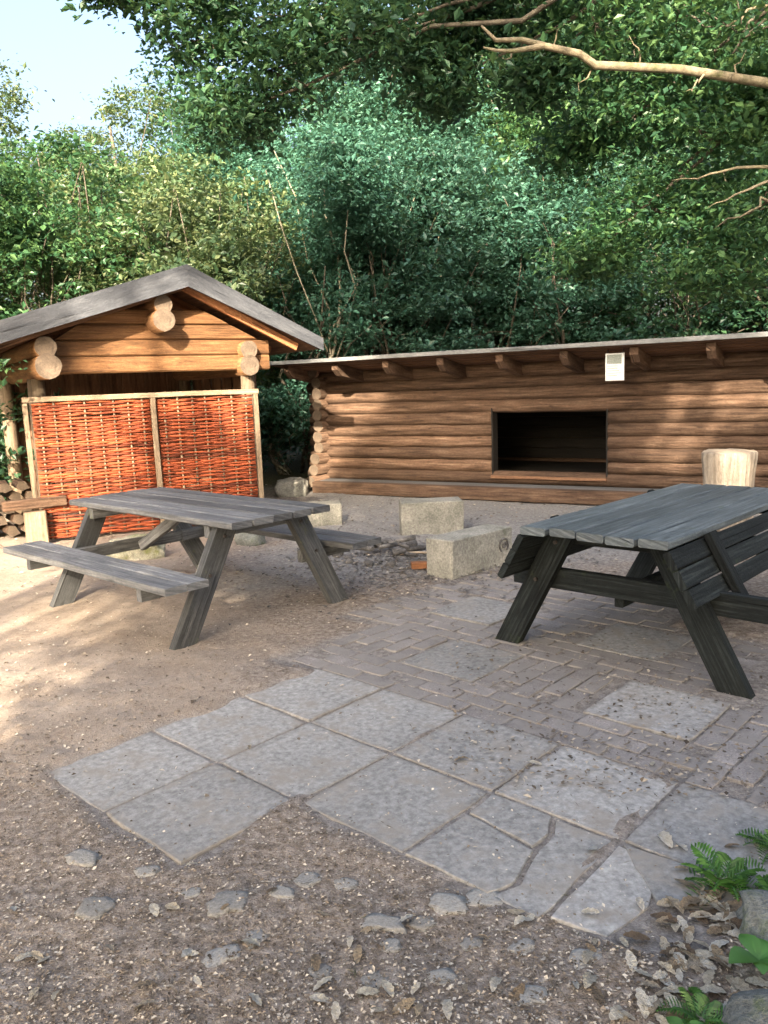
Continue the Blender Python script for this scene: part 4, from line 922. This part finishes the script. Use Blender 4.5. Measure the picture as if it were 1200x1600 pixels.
def unseen_shade_tree(x, y, H, cz, r, nc, seed, leaf, label, per=30, lobes=26):
    r_ = np.random.default_rng(seed); cl = blob_points(nc, r[0], r[1], r[2], r_, lobes, 0.05)+np.array([0, 0, cz])
    t = thing('unseen_shade_tree', label, 'tree', (x, y, 0))
    W_ = cl+np.array([x, y, 0]); keep = np.ones(len(cl), bool); ts = np.array(TO_SUN)
    for p, rad in GAPS:
        d_ = W_-np.array(p); a_ = d_@ts; q = np.linalg.norm(d_-a_[:, None]*ts, axis=1); keep &= ~((q < rad*1.05+0.27) & (a_ > 0))  # removes leaf clusters on sun rays to the chosen lit spots
    cl = cl[keep]
    mbb = MB(); limb(mbb, (0, 0, -0.1), (0.1, 0.1, H*0.9), 0.16, 0.04, 0.05, r_, 8)
    for q in r_.choice(len(cl), 14, replace=False): limb(mbb, (0.05, 0.05, H*r_.uniform(0.3, 0.7)), cl[q], 0.05, 0.01, 0.1, r_, 4)
    mbb.build('trunk', 'bark', t); put('crown', crown_mesh('crown', cl, per, 0.22, 0.16, leaf, seed+9), (0, 0, 0), 0, t)
unseen_shade_tree(-0.2, -7.2, 15.5, 9.8, (3.7, 1.9, 6.2), 3600, 401, 'leaf_green', 'tall unseen leafy tree behind the paved clearing shaped to shade the log shelter')
unseen_shade_tree(4.8, -7.0, 15.0, 9.4, (3.6, 1.9, 6.2), 3200, 402, 'leaf_dark', 'broad unseen leafy tree behind the clearing shaped to shade the dark picnic table')
unseen_shade_tree(-0.3, -4.2, 7.0, 4.0, (2.6, 1.1, 2.9), 1900, 405, 'leaf_green', 'low unseen bushy tree added behind the clearing to shade the slabs')
unseen_shade_tree(3.6, -4.0, 7.0, 4.0, (2.6, 1.1, 2.9), 1700, 406, 'leaf_dark', 'low dark unseen bushy tree added behind the clearing to shade the bricks')
unseen_shade_tree(-4.6, -8.6, 13.5, 9.4, (2.2, 2.0, 3.6), 1700, 403, 'leaf_green', 'unseen leafy tree behind the clearing shaped to shade the wood store', 30, 20)

# ferns and weeds at the right edge
def frond_leaf(mb_v, mb_f, base, direction, length, wid, n, droop, rng):
    d = Vector(direction).normalized(); side = d.cross(Vector((0, 0, 1))).normalized(); pts = []
    for k in range(n+1):
        t = k/n; pts.append(Vector(base)+d*(length*t)+Vector((0, 0, -droop*length*t*t)))
    for k in range(1, n+1):
        t = k/n; w = wid*math.sin(pi*(0.12+0.86*t))**0.9
        for s in (-1, 1):
            a = pts[k]; sd = side*s+d*0.45+Vector((0, 0, 0.12*rng.random())); tip = a+sd*w; m = a+sd*w*0.5; pw = length/n*0.42
            i0 = len(mb_v); mb_v += [tuple(a), tuple(m-d*pw+Vector((0, 0, 0.004))), tuple(tip), tuple(m+d*pw+Vector((0, 0, 0.004)))]; mb_f.append((i0, i0+1, i0+2, i0+3))
        i0 = len(mb_v); q = pts[k-1]; r0 = 0.0025; mb_v += [tuple(q-side*r0), tuple(q+side*r0), tuple(pts[k]+side*r0), tuple(pts[k]-side*r0)]; mb_f.append((i0, i0+1, i0+2, i0+3))
def fern(px, py, n, ln, label, height=0.12, seed=0):
    r_ = random.Random(seed); g = ground(px, py); t = thing('fern', label, 'fern', (g.x, g.y, gz(g.x, g.y)))
    for k in range(n):
        w = 2*pi*k/n+r_.uniform(-.3, .3); V, F = [], []
        frond_leaf(V, F, (0, 0, 0.0), (cos(w), sin(w), height/ln*r_.uniform(0.8, 2.2)), ln*r_.uniform(0.7, 1.15), ln*0.24, 13, r_.uniform(0.4, 0.9), r_)
        me = bpy.data.meshes.new('frond'); me.from_pydata(V, [], F); me.materials.append(M['fern']); put('frond', me, (0, 0, 0), 0, t)
fern(1130, 1385, 11, 0.20, 'low green fern spreading over the dry leaves at the slab edge', 0.16, 1)
fern(1220, 1420, 8, 0.17, 'small green fern growing against the angular boulder', 0.12, 2)
fern(1095, 1605, 9, 0.13, 'small bright fern before the rounded grey boulder', 0.08, 3)
fern(1215, 1330, 8, 0.18, 'green fern at the border of the bricks', 0.1, 5)
def weed(px, py, n, ln, label, seed):
    r_ = random.Random(seed); g = ground(px, py); t = thing('broad_leaved_weed', label, 'weed', (g.x, g.y, gz(g.x, g.y)))
    for k in range(n):
        w = 2*pi*k/n+r_.uniform(-.4, .4); L_ = ln*r_.uniform(0.7, 1.2); d = Vector((cos(w), sin(w), 0)); s = Vector((-sin(w), cos(w), 0)); V, F = [], []
        for q in range(7):
            tt = q/6; wd = L_*0.34*math.sin(pi*min(1, tt*0.95+0.03)); p = d*(L_*tt)+Vector((0, 0, 0.03+L_*0.75*tt-L_*0.55*tt*tt))
            V += [tuple(p-s*wd+Vector((0, 0, wd*0.25))), tuple(p), tuple(p+s*wd+Vector((0, 0, wd*0.25)))]
            if q: a = 3*(q-1); F += [(a, a+1, a+4, a+3), (a+1, a+2, a+5, a+4)]
        me = bpy.data.meshes.new('leaf'); me.from_pydata(V, [], F); me.materials.append(M['fern'])
        for p in me.polygons: p.use_smooth = True
        put('leaf', me, (0, 0, 0), 0, t)
weed(1185, 1525, 6, 0.085, 'broad leaved green weed between the two boulders', 4)
weed(1070, 1640, 5, 0.05, 'small broad leaved seedling among the dry leaves', 6)
weed(1185, 965, 6, 0.10, 'small green weed under the tipped bench of the dark table', 7)
